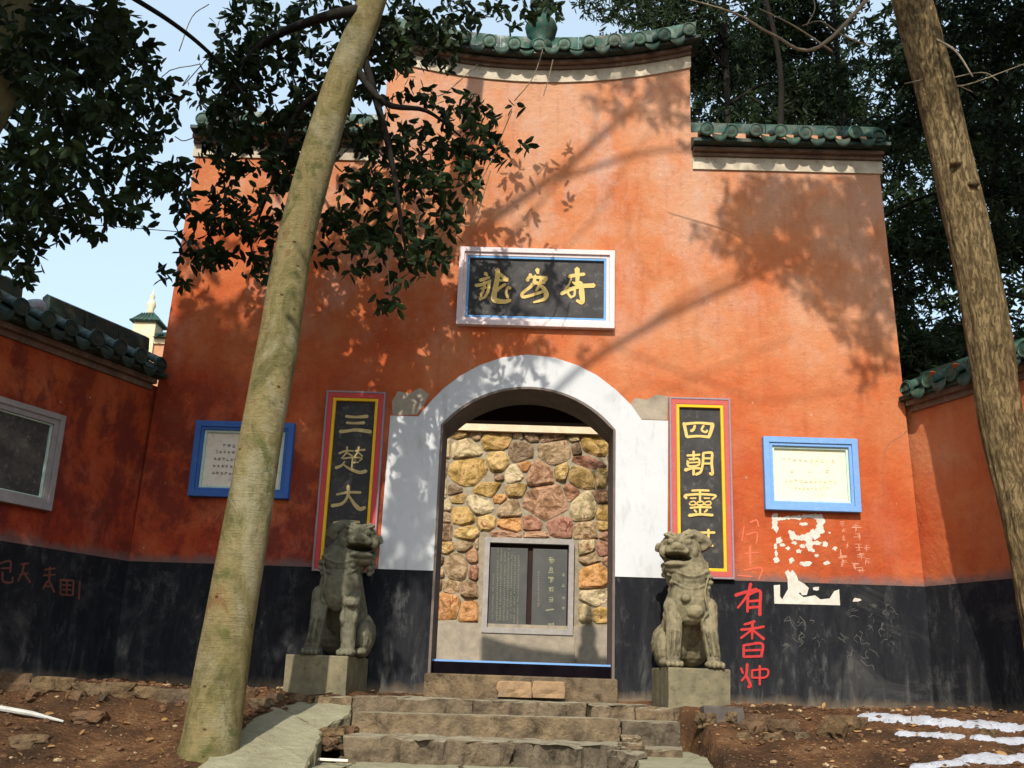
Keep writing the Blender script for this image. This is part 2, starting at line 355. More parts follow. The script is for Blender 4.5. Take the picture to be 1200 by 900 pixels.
gy = axis([(-400, -40, 60), (-40, -10, 3), (-10, -3.6, .25), (-3.6, .1, .045), (.1, 10, .6), (10, 40, 5), (40, 400, 60)])
mb = MB(); mb.v = [(x, y, g(x, y)) for y in gy for x in gx]; nx = len(gx)
mb.f = [(j*nx+i, j*nx+i+1, (j+1)*nx+i+1, (j+1)*nx+i) for j in range(len(gy)-1) for i in range(nx-1)]
mb.build('ground', GROUND, smooth=True, kind='structure')
def ground_at(px, py):
    d = ray(px, py); s_ = 1.0
    while s_ < 12:
        p = CC+d*s_
        if p.z < g(p.x, p.y): return p
        s_ += .02
    return CC+d*8

# ------------------------------------------------------------------ strokes (carved / painted writing)
def strokes(mbs, lst, to, thick=.004, wscale=1.0, n=5, lift0=0.0):
    """lst: [(points, w0, w1)] in picture units, `to` maps (u,v,h) -> world, h = height off the board"""
    for si, st in enumerate(lst):
        pts, w0, w1 = st[0], st[1], st[2]; wm = st[3] if len(st) > 3 else (w0+w1)/2
        C2 = catmull([Vector((p[0], p[1], 0)) for p in pts], n); N = len(C2); vs = []
        h = thick+si*.0004+lift0
        L = []; Rr = []
        for i, p in enumerate(C2):
            t = C2[min(i+1, N-1)]-C2[max(i-1, 0)]; t = t.normalized() if t.length > 0 else Vector((1, 0, 0)); nn = Vector((-t.y, t.x, 0))
            u = i/(N-1); wd = (w0+(wm-w0)*u*2 if u < .5 else wm+(w1-wm)*(u-.5)*2)*.5*wscale
            L.append(p+nn*wd); Rr.append(p-nn*wd)
        t0 = (C2[0]-C2[1]).normalized()*w0*.4*wscale; t1 = (C2[-1]-C2[-2]).normalized()*w1*.4*wscale
        loop = [C2[0]+t0]+L+[C2[-1]+t1]+Rr[::-1]; m = len(loop)
        top = [to(p.x, p.y, h) for p in loop]; bot = [to(p.x, p.y, -.001) for p in loop]
        # quads strip top
        fs = [(0, 1, m-1)]
        for i in range(1, N): fs.append((i, i+1, m-1-i, m-i))
        fs.append((N, N+1, N+2))
        fs += [(i, m+i, m+(i+1) % m, (i+1) % m) for i in range(m)]
        mbs.add(top+bot, fs)
def pix(px0, py0, s_, y):                  # zoomed picture coordinates -> board plane at Y = y
    return lambda u, v, h: at(px0+u/s_, py0+v/s_, y-h)

# ------------------------------------------------------------------ the gate
GATE = thing('temple_gate', (0, 0, -.12), 'tall orange-red plastered temple gate front with white arched doorway and green tiled stepped roof', 'gate')
def hw(z): return 3.625-.033*z
TH = .55; ZB = .95; SX = 1.57
def ctop(x): return 5.98+.087*x*x
arc_c, arc_R = 2.70-1.04, 1.04
zs = 2.305; DW = .82
def inner_arc(n=24, d=0.0):
    a0 = math.asin(DW/1.045); zc = zs-1.045*math.cos(a0)
    return [((1.045+d)*math.sin(-a0+2*a0*i/n), zc+(1.045+d)*math.cos(-a0+2*a0*i/n)) for i in range(n+1)]
ARC = inner_arc()
print('arch apex', max(p[1] for p in ARC), 'photo', at(619, 443, 0).z)
zt = 6.55
poly = [(-hw(ZB), ZB), (-DW, ZB)]+[(-DW, zs)]+ARC[1:-1]+[(DW, zs), (DW, ZB), (hw(ZB), ZB), (hw(5.45), 5.45), (SX, 5.45)]
poly += [(x, ctop(x)+.20) for x in np.linspace(SX, -SX, 13)]+[(-SX, 5.45), (-hw(5.45), 5.45)]
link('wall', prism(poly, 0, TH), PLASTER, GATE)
for s_ in (-1, 1):
    p = [(s_*DW, -.35), (s_*hw(-.3), -.35), (s_*hw(ZB), ZB-.003), (s_*DW, ZB-.003)]
    link('painted_base', prism(p, -.006, TH), BLACK, GATE)
# white surround: proud sheet with outline from the photograph
oc = [(490, 488), (505, 470), (520, 455), (540, 440), (562, 428), (588, 419), (618, 415.5), (650, 419), (677, 428), (700, 440), (722, 457), (740, 475), (752, 492)]
O = lambda px, py: (at(px, py, -.012).x, at(px, py, -.012).z)
outer = [O(*p) for p in oc]
sur = [(-DW-.0, ZB), (-DW, zs)]+ARC[1:-1]+[(DW, zs), (DW, ZB), (O(782, 678)[0], ZB), O(783, 493)]+outer[::-1]+[O(457.5, 487), (O(443, 668)[0], ZB)]
link('door_surround', prism(sur, -.012, .02), WHITE, GATE)
# reveal lining of the doorway
mb = MB(); prof = [(-DW, -.2), (-DW, .3), (-DW, zs)]+ARC[1:-1]+[(DW, zs), (DW, .3), (DW, -.2)]
cen = (0, 1.4)
def shr(p, d): return (p[0]-math.copysign(d, p[0]) if p[1] <= zs+1e-6 else p[0]*(1-d/1.1), p[1] if p[1] <= zs+1e-6 else p[1]-d)
vs = [(p[0], -.014, p[1]) for p in prof]+[(p[0], TH+.02, p[1]) for p in prof]+[(*[(q := shr(p, .022))[0], TH+.02], q[1]) for p in prof]+[(*[(q := shr(p, .022))[0], -.014], q[1]) for p in prof]
m = len(prof); fs = []
for a in range(4):
    for i in range(m-1): fs.append((a*m+i, a*m+i+1, ((a+1) % 4)*m+i+1, ((a+1) % 4)*m+i))
mb.add(vs, fs); mb.build('arch_reveal', SOFFIT, GATE)
# cement patches beside the arch
for pp in ([(460, 486), (459, 470), (466, 458), (480, 461), (492, 454), (503, 462), (497, 474), (489, 486)], [(782, 492), (783, 464), (770, 462), (758, 468), (744, 466), (739, 474), (750, 491)]):
    link('cement_patch', prism([O(*p) for p in pp], -.005, .02), CEMENT, GATE)
# gate hall behind the arch
HZ = at(620, 496.5, 2.6).z
for s_ in (-1, 1):
    MB().box((s_*2.6-(.1), TH, -.3), (s_*2.6+.1, 2.75, 3.7)).build('side_wall', SOFFIT, GATE)
MB().box((-2.7, TH+.003, 3.42), (2.7, 2.9, 3.6)).build('ceiling', DARKWOOD, GATE)
MB().box((-2.5, 2.5, HZ), (2.5, 2.68, 3.417)).build('lintel_beam', DARKWOOD, GATE)
for i in range(5): MB().tube([(-2.4+i*1.2, TH, 3.36), (-2.4+i*1.2, 2.5, 3.36)], .05, 8).build('rafter', DARKWOOD, GATE)
for s_ in (-1, 1):
    MB().box((s_*2.497, 2.45, -.3), (s_*1.45, 2.7, HZ-.003)).build('rear_wall', SOFFIT, GATE)

# ------------------------------------------------------------------ roofs
def tile_meshes():
    # cover tile: half round barrel running back and up, disc at the front (front at y=0, facing -Y)
    r = .062; L = .36; sl = .50; n = 10
    vs = []; fs = []
    for j, (y, z) in enumerate(((0, 0), (L, L*sl))):
        for k in range(n+1):
            a = math.pi*k/n; vs.append((r*math.cos(a), y, z+r*math.sin(a)))
    fs = [(k, k+1, n+1+k+1, n+1+k) for k in range(n)]
    cover = MB().add(vs, fs); cover.v += [(r*.98, .0, -.02), (-r*.98, 0, -.02), (r*.98, L, L*sl-.02), (-r*.98, L, L*sl-.02)]
    b = 2*(n+1); cover.f += [(0, n+1, b+2, b), (n, b+1, b+3, n+1+n), (b, b+2, b+3, b+1)]
    disc = MB().lathe([(.076, -.012), (.076, .012), (.066, .016), (.058, .008), (.036, .008), (.026, .013), (.001, .015)], 18, (0, -.004, 0), Matrix.Rotation(R_(90), 3, 'X'))
    # drip tile: shallow trough with a rounded tongue
    vs = []; fs = []; wv = .10; m = 8
    for j, (y, z) in enumerate(((.01, -.035), (L, L*sl-.035))):
        for k in range(m+1):
            u = -1+2*k/m; vs.append((u*wv, y, z+.035*u*u))
    fs = [(k, k+1, m+2+k, m+1+k) for k in range(m)]
    tong = MB()
    top = [(-1+2*k/m) for k in range(m+1)]
    fr = [(u*wv, .0, -.035+.035*u*u) for u in top]; bo = [(u*wv*.93, -.012, -.035-.085*math.sqrt(max(0, 1-abs(u)**2.4))+.028*u*u) for u in top]
    N = m+1; back = [(a, b_+.014, c) for a, b_, c in fr+bo]
    tong.add(fr+bo+back, [(k, N+k, N+k+1, k+1) for k in range(m)]+[(2*N+k, 2*N+k+1, 3*N+k+1, 3*N+k) for k in range(m)]+[(N+k, 3*N+k, 3*N+k+1, N+k+1) for k in range(m)]+[(k+1, 2*N+k+1, 2*N+k, k) for k in range(m)])
    trough = MB().add(vs, fs)
    return cover.mesh('cover_tile', True), disc.mesh('tile_disc', False), trough.mesh('trough_tile', True), tong.mesh('drip_tile', True)
CT, DT, TT, GT = tile_meshes()
def roof(parent, O_, U, V, length, zf, n_tiles, mats, skip=(), ridge=True, ridge_gap=None, ov=.24, name='tiled_roof', ridge_h=.14, jit=.022, rmat=None):
    """O_: start of the eave line on the wall face, U: unit vector along, V: unit outward normal; zf(u) gives eave height"""
    ang = math.atan2(-V.x, V.y)+math.pi     # rotate local -Y to V
    rz = math.atan2(V.x, -V.y)
    bed = MB(); k = 14; vs = []; DEP = .36
    for i in range(k+1):
        u = length*i/k; z = zf(u); b = O_+U*u
        vs += [b+V*(ov-.03)+Vector((0, 0, z-.05)), b+V*(ov-DEP)+Vector((0, 0, z+.13)), b+V*(ov-DEP)+Vector((0, 0, z-.10)), b+V*(ov-.03)+Vector((0, 0, z-.085))]
    fs = []
    for i in range(k):
        a = i*4; c = a+4; fs += [(a+q, c+q, c+(q+1) % 4, a+(q+1) % 4) for q in range(4)]
    fs += [(0, 1, 2, 3), (k*4+3, k*4+2, k*4+1, k*4)]
    bed.add(vs, fs); rb = bed.build(name, mats[2], parent)
    st = length/n_tiles; bl = base(rb)
    sc_ = st/.27
    for i in range(n_tiles):
        u = st*(i+.5); z = zf(u); dz = (zf(u+.05)-zf(u-.05))/.1
        for kind, mesh, mt, du, dzz, dv in (('cover_tile', CT, mats[0], 0, .0, 0), ('tile_end', DT, mats[1], 0, .012, 0), ('trough_tile', TT, mats[2], st/2, -.02, -.01), ('drip_tile', GT, mats[1], st/2, -.015, -.005)):
            if (i, kind) in skip: continue
            if du and i == n_tiles-1: continue
            me = mesh
            p = O_+U*(u+du)+V*(ov+dv+random.uniform(-jit, jit))+Vector((0, 0, zf(u+du)+dzz+random.uniform(-.010, .010)))
            o = bpy.data.objects.new(kind, me); col.objects.link(o); o.parent = rb
            o.location = p-Vector(bl)*1.0; o.rotation_euler = (random.uniform(-.05, .05), math.copysign(math.atan(dz), 1)*(-1 if U.x > 0 else 1)+random.uniform(-.05, .05), rz+random.uniform(-.03, .03))
            o.scale = (sc_, 1, sc_**.5)
            if len(me.materials) == 0: me.materials.append(mt)
            o.material_slots[0].link = 'OBJECT'; o.material_slots[0].material = mt
    if ridge:
        segs = [(0, length)] if not ridge_gap else [(0, ridge_gap[0]), (ridge_gap[1], length)]
        for a_, b_ in segs:
            q = max(1, round((b_-a_)/.40))
            for i in range(q):
                u0 = a_+(b_-a_)*i/q+.004; u1 = a_+(b_-a_)*(i+1)/q-.004
                mbx = MB(); c0 = O_+U*u0+V*(ov-DEP); c1 = O_+U*u1+V*(ov-DEP); ring = []
                prof_ = [(.075, .02), (.075, .07), (.055, .08), (.055, .08+ridge_h*.5), (.045, .08+ridge_h*.9), (0, .08+ridge_h), (-.045, .08+ridge_h*.9), (-.055, .08), (-.075, .07), (-.075, .02)]
                for c_, u_ in ((c0, u0), (c1, u1)):
                    ring += [c_+V*pv+Vector((0, 0, zf(u_)+pz+.02)) for pv, pz in prof_]
                nn = len(prof_); mbx.add(ring, [(j, (j+1) % nn, nn+(j+1) % nn, nn+j) for j in range(nn)]+[tuple(range(nn-1, -1, -1)), tuple(range(nn, 2*nn))])
                mbx.build('ridge_tile', rmat or mats[0], rb)
    return rb
X = Vector((1, 0, 0)); F = Vector((0, -1, 0))
def cornice(parent, O_, U, V, length, zf, layers, k=12):
    for nm, mt, z0, z1, d in layers:
        mbx = MB(); vs = []
        for i in range(k+1):
            u = length*i/k; b = O_+U*u; z = zf(u)
            vs += [b+V*d+Vector((0, 0, z+z0)), b+V*d+Vector((0, 0, z+z1)), b-V*.02+Vector((0, 0, z+z1)), b-V*.02+Vector((0, 0, z+z0))]
        fs = [(i*4+q, i*4+4+q, i*4+4+(q+1) % 4, i*4+(q+1) % 4) for i in range(k) for q in range(4)]+[(0, 1, 2, 3), (k*4+3, k*4+2, k*4+1, k*4)]
        mbx.add(vs, fs); mbx.build(nm, mt, parent)
lay = [('cream_band', STRIP, 0, .135, .02), ('cornice', CORN, .138, .172, .05), ('cornice', CORN, .175, .21, .10)]
cornice(GATE, Vector((-SX-.01, 0, 0)), X, F, 2*SX+.02, lambda u: ctop(u-SX-.01), lay)
roof(GATE, Vector((-SX-.09, 0, 0)), X, F, 2*SX+.18, lambda u: ctop(u-SX-.09)+.31, 13, (TILE, TILEFACE, TILEDARK), name='central_roof', ov=.22, ridge_h=.22)
for s_ in (-1, 1):
    z0 = 5.03; xa = SX if s_ > 0 else -hw(5.2)-.03; ln = hw(5.2)+.03-SX
    cornice(GATE, Vector((xa+(.012 if s_ > 0 else 0), 0, 0)), X, F, ln-.012, lambda u: z0, lay, 1)
    roof(GATE, Vector((xa, 0, 0)), X, F, ln+(.04 if s_ > 0 else 0), lambda u: z0+.31, 8, (TILE, TILEFACE, TILEDARK), name='side_roof', ov=.22, ridge_h=.2,
         skip=((1, 'drip_tile'),) if s_ > 0 else ())
# finial on the middle of the ridge
FX = at(634, 45, .1).x; FZ = 6.40
fin = MB().lathe([(r_*.74, z_) for r_, z_ in [(.16, 0), (.17, .10), (.12, .14), (.21, .22), (.235, .30), (.20, .37), (.13, .42), (.12, .45), (.16, .52), (.175, .62), (.15, .74), (.10, .84), (.07, .88), (.10, .92), (.06, .98), (.03, 1.12), (.005, 1.2)]], 24, (FX, .10, FZ))
fin.build('finial', TILE, GATE, smooth=True)

# ------------------------------------------------------------------ boards on the wall
def quadframe(parent, corners, y0, d, w0, mat, name='frame', yb=0.0):
    """corners: TL,TR,BR,BL photo px on plane -d ; frame ring of width w0 (m)"""
    P = [at(px, py, -d) for px, py in corners]; P = [Vector((p.x, 0, p.z)) for p in P]; c = sum(P, Vector())/4
    l = (P[0].x+P[3].x)/2; r = (P[1].x+P[2].x)/2; t = (P[0].z+P[1].z)/2; b = (P[2].z+P[3].z)/2
    return rectframe(parent, l, r, b, t, d, w0, mat, name, yb)
def rectframe(parent, l, r, b, t, d, w0, mat, name='frame', yb=0.0, M=None):
    mb = MB(); o = [(l, b), (r, b), (r, t), (l, t)]; i_ = [(l+w0, b+w0), (r-w0, b+w0), (r-w0, t-w0), (l+w0, t-w0)]
    vs = [Vector((x, -d, z)) for x, z in o]+[Vector((x, -d, z)) for x, z in i_]+[Vector((x, -yb, z)) for x, z in o]+[Vector((x, -yb, z)) for x, z in i_]
    if M: vs = [M @ v for v in vs]
    fs = []
    for k in range(4):
        n = (k+1) % 4; fs += [(k, n, 4+n, 4+k), (k, 8+k, 8+n, n), (4+k, 4+n, 12+n, 12+k)]
    mb.add(vs, fs); ob = mb.build(name, mat, parent, bevel=.004)
    return (l+w0, r-w0, b+w0, t-w0)
def slab(parent, rc, d, mat, name, M=None, yb=0.0):
    mb = MB(); l, r, b, t = rc; mb.box((l, -d, b), (r, -yb, t), M); return mb.build(name, mat, parent)
# name board
NB = thing('name_board', at(627, 384, 0), 'black horizontal name board with three gold characters in white and blue frame above the arch', 'sign')
r1 = quadframe(NB, [(541, 289), (720, 293), (721, 384), (532, 380)], 0, .07, .05, PINKW)
r2 = rectframe(NB, *r1, .050, .032, PINKW, 'inner_frame'); r3 = rectframe(NB, *r2, .044, .022, BLUE, 'blue_border'); slab(NB, r3, .02, BOARD, 'board')
tp = pix(520, 270, 5.4545, -.02)
long_ = [([(232, 318), (262, 310), (292, 300)], 14, 10, 14), ([(266, 275), (280, 290)], 18, 8), ([(205, 352), (250, 345), (300, 318)], 14, 8, 13), ([(262, 330), (258, 370), (232, 410)], 14, 6),
         ([(292, 325), (285, 380), (262, 425), (228, 440)], 14, 10, 12), ([(255, 385), (238, 420), (232, 445)], 10, 10), ([(238, 372), (272, 365)], 8, 8),
         ([(345, 250), (342, 310), (325, 395), (322, 440), (350, 452), (395, 455), (425, 445)], 20, 14, 24), ([(345, 265), (372, 290), (405, 318)], 12, 18), ([(325, 330), (360, 320), (400, 318)], 10, 10),
         ([(392, 345), (352, 372), (345, 385)], 12, 12), ([(425, 368), (408, 368), (398, 400), (410, 430)], 16, 12, 10)]
an_ = [([(598, 250), (602, 275)], 20, 10), ([(535, 320), (548, 300), (600, 300), (655, 305)], 16, 18, 10), ([(552, 282), (560, 300)], 16, 10), ([(655, 308), (640, 330)], 16, 10), ([(585, 290), (570, 345), (505, 400), (508, 425), (560, 415), (650, 385)], 14, 12, 14),
       ([(625, 300), (612, 350), (590, 385)], 14, 10), ([(560, 345), (600, 335), (645, 335)], 12, 10), ([(590, 330), (640, 372), (655, 410), (640, 440), (575, 460)], 12, 8, 22)]
si_ = [([(852, 245), (855, 300), (852, 345)], 22, 14), ([(800, 295), (850, 285), (898, 280)], 16, 14), ([(815, 310), (800, 345), (765, 395)], 8, 8), ([(752, 405), (800, 382), (870, 358), (960, 352)], 16, 20, 16),
       ([(862, 330), (878, 345), (882, 400), (885, 460), (850, 448)], 12, 12, 24), ([(802, 385), (830, 380)], 8, 6), ([(805, 365), (795, 400), (815, 430)], 10, 10), ([(838, 370), (835, 415), (815, 425)], 10, 8), ([(822, 330), (850, 345)], 8, 14)]
for ch in (long_, an_, si_):
    mb = MB(); strokes(mb, ch, tp, .006, 1.5); mb.build('gold_character', GOLD, NB)
# couplet boards
def couplet(x_tl, y_tl, x_tr, y_tr, x_br, y_br, x_bl, y_bl, label, redm, gold, yel, chars, pmap):
    T = thing('couplet_board', at((x_bl+x_br)/2, y_br, 0), label, 'sign', 'vertical couplet boards beside the doorway')
    P = [at(x_tl, y_tl, -.05), at(x_tr, y_tr, -.05), at(x_br, y_br, -.05), at(x_bl, y_bl, -.05)]
    l = (P[0].x+P[3].x)/2; r = (P[1].x+P[2].x)/2; t = (P[0].z+P[1].z)/2; b = (P[2].z+P[3].z)/2
    a = rectframe(T, l, r, b, t, .055, .018, LILAC, 'edge'); a = rectframe(T, *a, .050, .048, redm, 'red_frame'); a = rectframe(T, *a, .046, .028, yel, 'yellow_border'); slab(T, a, .018, BOARD, 'board')
    for ch in chars:
        mb = MB(); strokes(mb, ch, pmap, .005, 1.12); mb.build('gold_character', gold, T)
    return T
lp = pix(370, 450, 5.29, -.018); rp = pix(775, 460, 5.29, -.018)
san = [([(188, 200), (250, 205), (320, 200)], 16, 20, 14), ([(192, 240), (240, 243), (300, 240)], 14, 18, 13), ([(150, 295), (190, 292), (250, 285), (340, 296)], 20, 22, 16)]
chu = [([(145, 430), (185, 415), (235, 415)], 12, 8, 10), ([(195, 390), (190, 425), (160, 460)], 12, 8), ([(192, 425), (225, 445)], 8, 10), ([(245, 415), (275, 410), (305, 408)], 8, 12), ([(268, 390), (262, 420), (238, 452)], 12, 8), ([(265, 425), (290, 448)], 8, 10),
       ([(170, 462), (230, 455), (285, 460), (270, 478)], 10, 8, 9), ([(228, 462), (222, 520)], 10, 8), ([(225, 488), (265, 485)], 9, 8), ([(180, 480), (160, 505), (125, 520)], 8, 18), ([(170, 498), (210, 525), (270, 548), (312, 540)], 8, 20, 18)]
da = [([(130, 685), (200, 672), (278, 672)], 12, 14, 14), ([(202, 632), (200, 690), (165, 740), (100, 755)], 20, 20, 14), ([(205, 690), (240, 745), (275, 775), (305, 765)], 10, 18, 24)]
hid = [([(110, 860), (190, 850), (270, 856)], 12, 14, 12), ([(190, 850), (185, 960)], 14, 12), ([(120, 960), (260, 965)], 12, 14)]
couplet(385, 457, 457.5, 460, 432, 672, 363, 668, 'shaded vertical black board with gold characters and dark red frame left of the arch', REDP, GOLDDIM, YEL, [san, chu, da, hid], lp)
si4 = [([(140, 190), (150, 235), (158, 275)], 18, 16), ([(138, 196), (230, 188), (322, 196)], 16, 16, 13), ([(318, 200), (308, 240), (296, 272)], 22, 18), ([(160, 275), (230, 270), (298, 276)], 16, 16, 13), ([(208, 205), (200, 228), (185, 238)], 14, 18), ([(262, 205), (250, 232), (275, 246), (285, 235)], 12, 12)]
chao = [([(160, 390), (205, 388), (238, 385)], 12, 12), ([(200, 365), (200, 420)], 14, 10), ([(165, 415), (200, 412), (232, 412), (230, 450), (168, 455), (165, 415)], 13, 13, 11), ([(168, 435), (228, 432)], 9, 9), ([(148, 480), (190, 470), (240, 470)], 20, 12, 12), ([(200, 455), (200, 510)], 14, 14),
        ([(260, 375), (258, 430), (245, 490), (215, 508)], 14, 16, 14), ([(260, 375), (300, 372), (315, 380), (312, 440), (318, 505), (300, 500)], 12, 14, 15), ([(262, 408), (308, 408)], 11, 11), ([(262, 440), (308, 440)], 11, 11)]
ling = [([(190, 608), (240, 606), (295, 608)], 12, 12), ([(145, 640), (155, 655)], 18, 16), ([(148, 636), (240, 630), (335, 638), (315, 662)], 14, 10, 13), ([(240, 608), (240, 680)], 13, 12), ([(180, 655), (215, 655)], 9, 9), ([(265, 655), (300, 655)], 9, 9),
        ([(175, 680), (205, 675), (210, 695), (178, 695), (176, 680)], 8, 8), ([(222, 680), (255, 675), (258, 695), (224, 695), (222, 680)], 8, 8), ([(270, 680), (302, 675), (304, 695), (272, 695), (270, 680)], 8, 8), ([(180, 715), (240, 710), (308, 712)], 12, 13), ([(240, 700), (240, 760)], 12, 12), ([(205, 728), (218, 742)], 12, 10), ([(285, 726), (268, 742)], 12, 10), ([(172, 762), (240, 755), (318, 760)], 18, 16, 13)]
ta = [([(292, 850), (292, 900)], 14, 14), ([(235, 868), (330, 868)], 12, 14), ([(150, 880), (200, 872)], 12, 12), ([(170, 850), (172, 940)], 12, 12), ([(150, 950), (320, 950)], 12, 12)]
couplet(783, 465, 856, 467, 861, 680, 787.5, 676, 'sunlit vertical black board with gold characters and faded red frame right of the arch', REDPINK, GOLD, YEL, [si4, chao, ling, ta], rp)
# small boards with written text
def glyph(cx, cy, s_, k):
    out = []
    for _ in range(k):
        if random.random() < .55: y = cy+random.uniform(-.42, .42)*s_; out.append(([(cx-s_*random.uniform(.15, .42), y), (cx+s_*random.uniform(.15, .42), y+random.uniform(-.05, .05)*s_)], s_*.11, s_*.09))
        else: x = cx+random.uniform(-.3, .3)*s_; out.append(([(x, cy-s_*random.uniform(.1, .42)), (x+random.uniform(-.15, .15)*s_, cy+s_*random.uniform(.1, .42))], s_*.11, s_*.09))
    return out
def scrib(cx, cy, s_, k=3):
    out = []
    for _ in range(k):
        x = cx+random.uniform(-.5, .5)*s_; y = cy+random.uniform(-.5, .5)*s_; p = [(x, y)]
        for _j in range(random.choice((2, 3))): x += random.uniform(-.35, .45)*s_; y += random.uniform(-.1, .45)*s_; p.append((x, y))
        out.append((p, random.uniform(2, 5), random.uniform(1, 3)))
    return out
def noticeboard(cor, blue, b2, mint, paper, label, rows, inkm, pm):
    T = thing('notice_board', at(cor[3][0]+50, cor[3][1], 0), label, 'sign', 'small blue framed boards on the gate front')
    a = quadframe(T, cor, 0, .075, .055, blue); a = rectframe(T, *a, .062, .028, b2, 'inner_frame'); a = rectframe(T, *a, .040, .022, mint, 'pale_border')
    slab(T, a, .016, paper, 'board'); mb = MB()
    for r in rows:
        for (cx, cy, s_) in r: strokes(mb, glyph(cx, cy, s_, 6), pm, .0015, n=1)
    mb.build('writing', inkm, T, kind='stuff'); return T
pl = pix(210, 485, 8.571, -.016); pr = pix(890, 505, 9.0, -.016)
noticeboard([(232, 491), (344, 497), (338, 585), (217, 580)], BLUE3, BLUE3, MINT, PAPER, 'deep blue framed notice board with dark handwriting, partly hidden by the pale leaning trunk',
            [[(455+i*48, 318+i*2, 40) for i in range(8)], [(375+i*42, 380+i*2, 34) for i in range(11)], [(360+i*42, 452+i*2, 36) for i in range(11)], [(352+i*42, 522+i*2, 34) for i in range(11)], [(345+i*42, 592+i*2, 36) for i in range(7)]], INK, pl)
noticeboard([(895, 511), (1004, 514), (1011, 600), (897, 597)], BLUE2, BLUE2, MINT, PAPER2, 'light blue framed cream board with almost faded writing right of the sunlit couplet',
            [[(255+i*58, 300+i*2, 44) for i in range(10)], [(340, 425, 50), (530, 430, 50), (715, 425, 60)], [(280+i*52, 525+i*2, 40) for i in range(11)], [(385+i*42, 605, 36) for i in range(9)]], INKPALE, pr)

# ------------------------------------------------------------------ writing sprayed on the wall, torn posters
def polyface(name, polys, mat, parent, y, thick=.002):
    mb = MB()
    for k, pg in enumerate(polys):
        me = prism([(at(px, py, y).x, at(px, py, y).z) for px, py in pg], y-thick-k*.0003, y+.001)
        mb.add([v.co for v in me.vertices], [tuple(p.vertices) for p in me.polygons]); bpy.data.meshes.remove(me)
    return mb.build(name, mat, parent)
gp = pix(850, 590, 4.09, -.006)
you = [([(48, 440), (95, 425), (150, 410)], 16, 14), ([(122, 385), (105, 440), (60, 500)], 16, 10), ([(108, 440), (106, 520)], 15, 12), ([(108, 440), (150, 420), (168, 425), (166, 480), (165, 535)], 12, 16), ([(108, 470), (160, 465)], 12, 12), ([(108, 500), (160, 495)], 12, 12)]
xiang = [([(140, 565), (110, 575), (90, 580)], 14, 10), ([(75, 605), (130, 600), (185, 590)], 13, 12), ([(130, 570), (128, 650)], 14, 10), ([(128, 605), (75, 645)], 10, 12), ([(130, 605), (185, 650)], 10, 14), ([(88, 680), (88, 735)], 13, 12), ([(88, 680), (175, 672), (172, 735)], 12, 13), ([(90, 705), (168, 702)], 11, 11), ([(88, 735), (172, 732)], 12, 12)]
lu = [([(75, 790), (85, 815)], 12, 8), ([(105, 770), (100, 820), (78, 850)], 14, 10), ([(98, 820), (120, 870), (110, 880)], 12, 16), ([(128, 800), (128, 835)], 10, 10), ([(128, 800), (200, 795), (195, 832), (130, 835)], 10, 10), ([(165, 778), (165, 870)], 12, 10)]
mb = MB(); strokes(mb, you+xiang+lu, gp, .0012); mb.build('red_graffiti', GRAF, GATE)
mb = MB(); strokes(mb, [([(120, 90), (150, 80), (160, 110)], 8, 6), ([(100, 150), (150, 140), (150, 190)], 7, 6), ([(118, 205), (120, 290)], 10, 8), ([(95, 240), (160, 235)], 6, 6), ([(90, 320), (175, 310), (160, 365)], 7, 6), ([(60, 345), (130, 350)], 6, 6), ([(90, 110), (80, 180)], 5, 5)], pix(850, 590, 4.09, 0), .0012); mb.build('faint_red_graffiti', GRAFPALE, GATE)
mb = MB(); cp = pix(850, 590, 4.09, 0)
for cx, cy, s_ in ((630, 110, 60), (632, 155, 50), (640, 210, 50), (650, 250, 50), (630, 300, 60), (680, 215, 40), (685, 280, 40), (562, 100, 36), (568, 130, 30), (565, 165, 34), (590, 200, 40), (565, 245, 60), (570, 290, 50), (650, 325, 50)):
    strokes(mb, [(a, b*.55, c*.5) for a, b, c in glyph(cx, cy, s_, 5)], cp, .0008, n=2)
mb.build('chalk_scrawl', CHALK, GATE, kind='stuff')
mb = MB()
for cx, cy, s_ in ((610, 520, 60), (700, 500, 50), (560, 640, 40), (640, 640, 70), (700, 570, 40), (590, 700, 40), (740, 580, 60), (660, 720, 70), (780, 500, 50), (390, 570, 50), (450, 640, 40), (800, 640, 50), (330, 560, 60), (300, 660, 50), (350, 640, 60)):
    strokes(mb, scrib(cx, cy, s_, 4), gp, .0008, n=3)
mb.build('scratched_scrawl', SCUFF, GATE, kind='stuff')
def blob(cx, cy, rx, ry, n=14, j=.3):
    return [(cx+rx*math.cos(2*math.pi*k/n)*random.uniform(1-j, 1+j), cy+ry*math.sin(2*math.pi*k/n)*random.uniform(1-j, 1+j)) for k in range(n)]
Z6 = lambda L_: [(850+a/4.09, 590+b/4.09) for a, b in L_]
PO = thing('torn_poster', at(930, 640, 0), 'flaking white remains of a square poster under the light blue framed board', 'poster')
fl = [(240, 65, 14, 22), (238, 105, 14, 30), (262, 75, 22, 8), (300, 68, 20, 8), (345, 68, 30, 12), (390, 62, 34, 10), (430, 62, 26, 12), (455, 85, 18, 26), (452, 125, 20, 34), (420, 150, 28, 22), (390, 165, 34, 18), (405, 200, 20, 28), (440, 190, 20, 14), (478, 195, 14, 16), (320, 150, 16, 26), (345, 165, 16, 14), (350, 230, 14, 12), (300, 215, 10, 8), (275, 200, 12, 8), (255, 175, 14, 16), (240, 205, 8, 14), (243, 240, 7, 14), (242, 272, 13, 16), (315, 272, 12, 14), (388, 290, 32, 12), (437, 250, 10, 8), (488, 286, 14, 9), (525, 215, 10, 9), (375, 100, 18, 8), (500, 140, 6, 5), (420, 225, 10, 8), (330, 190, 12, 8), (370, 205, 14, 10)]
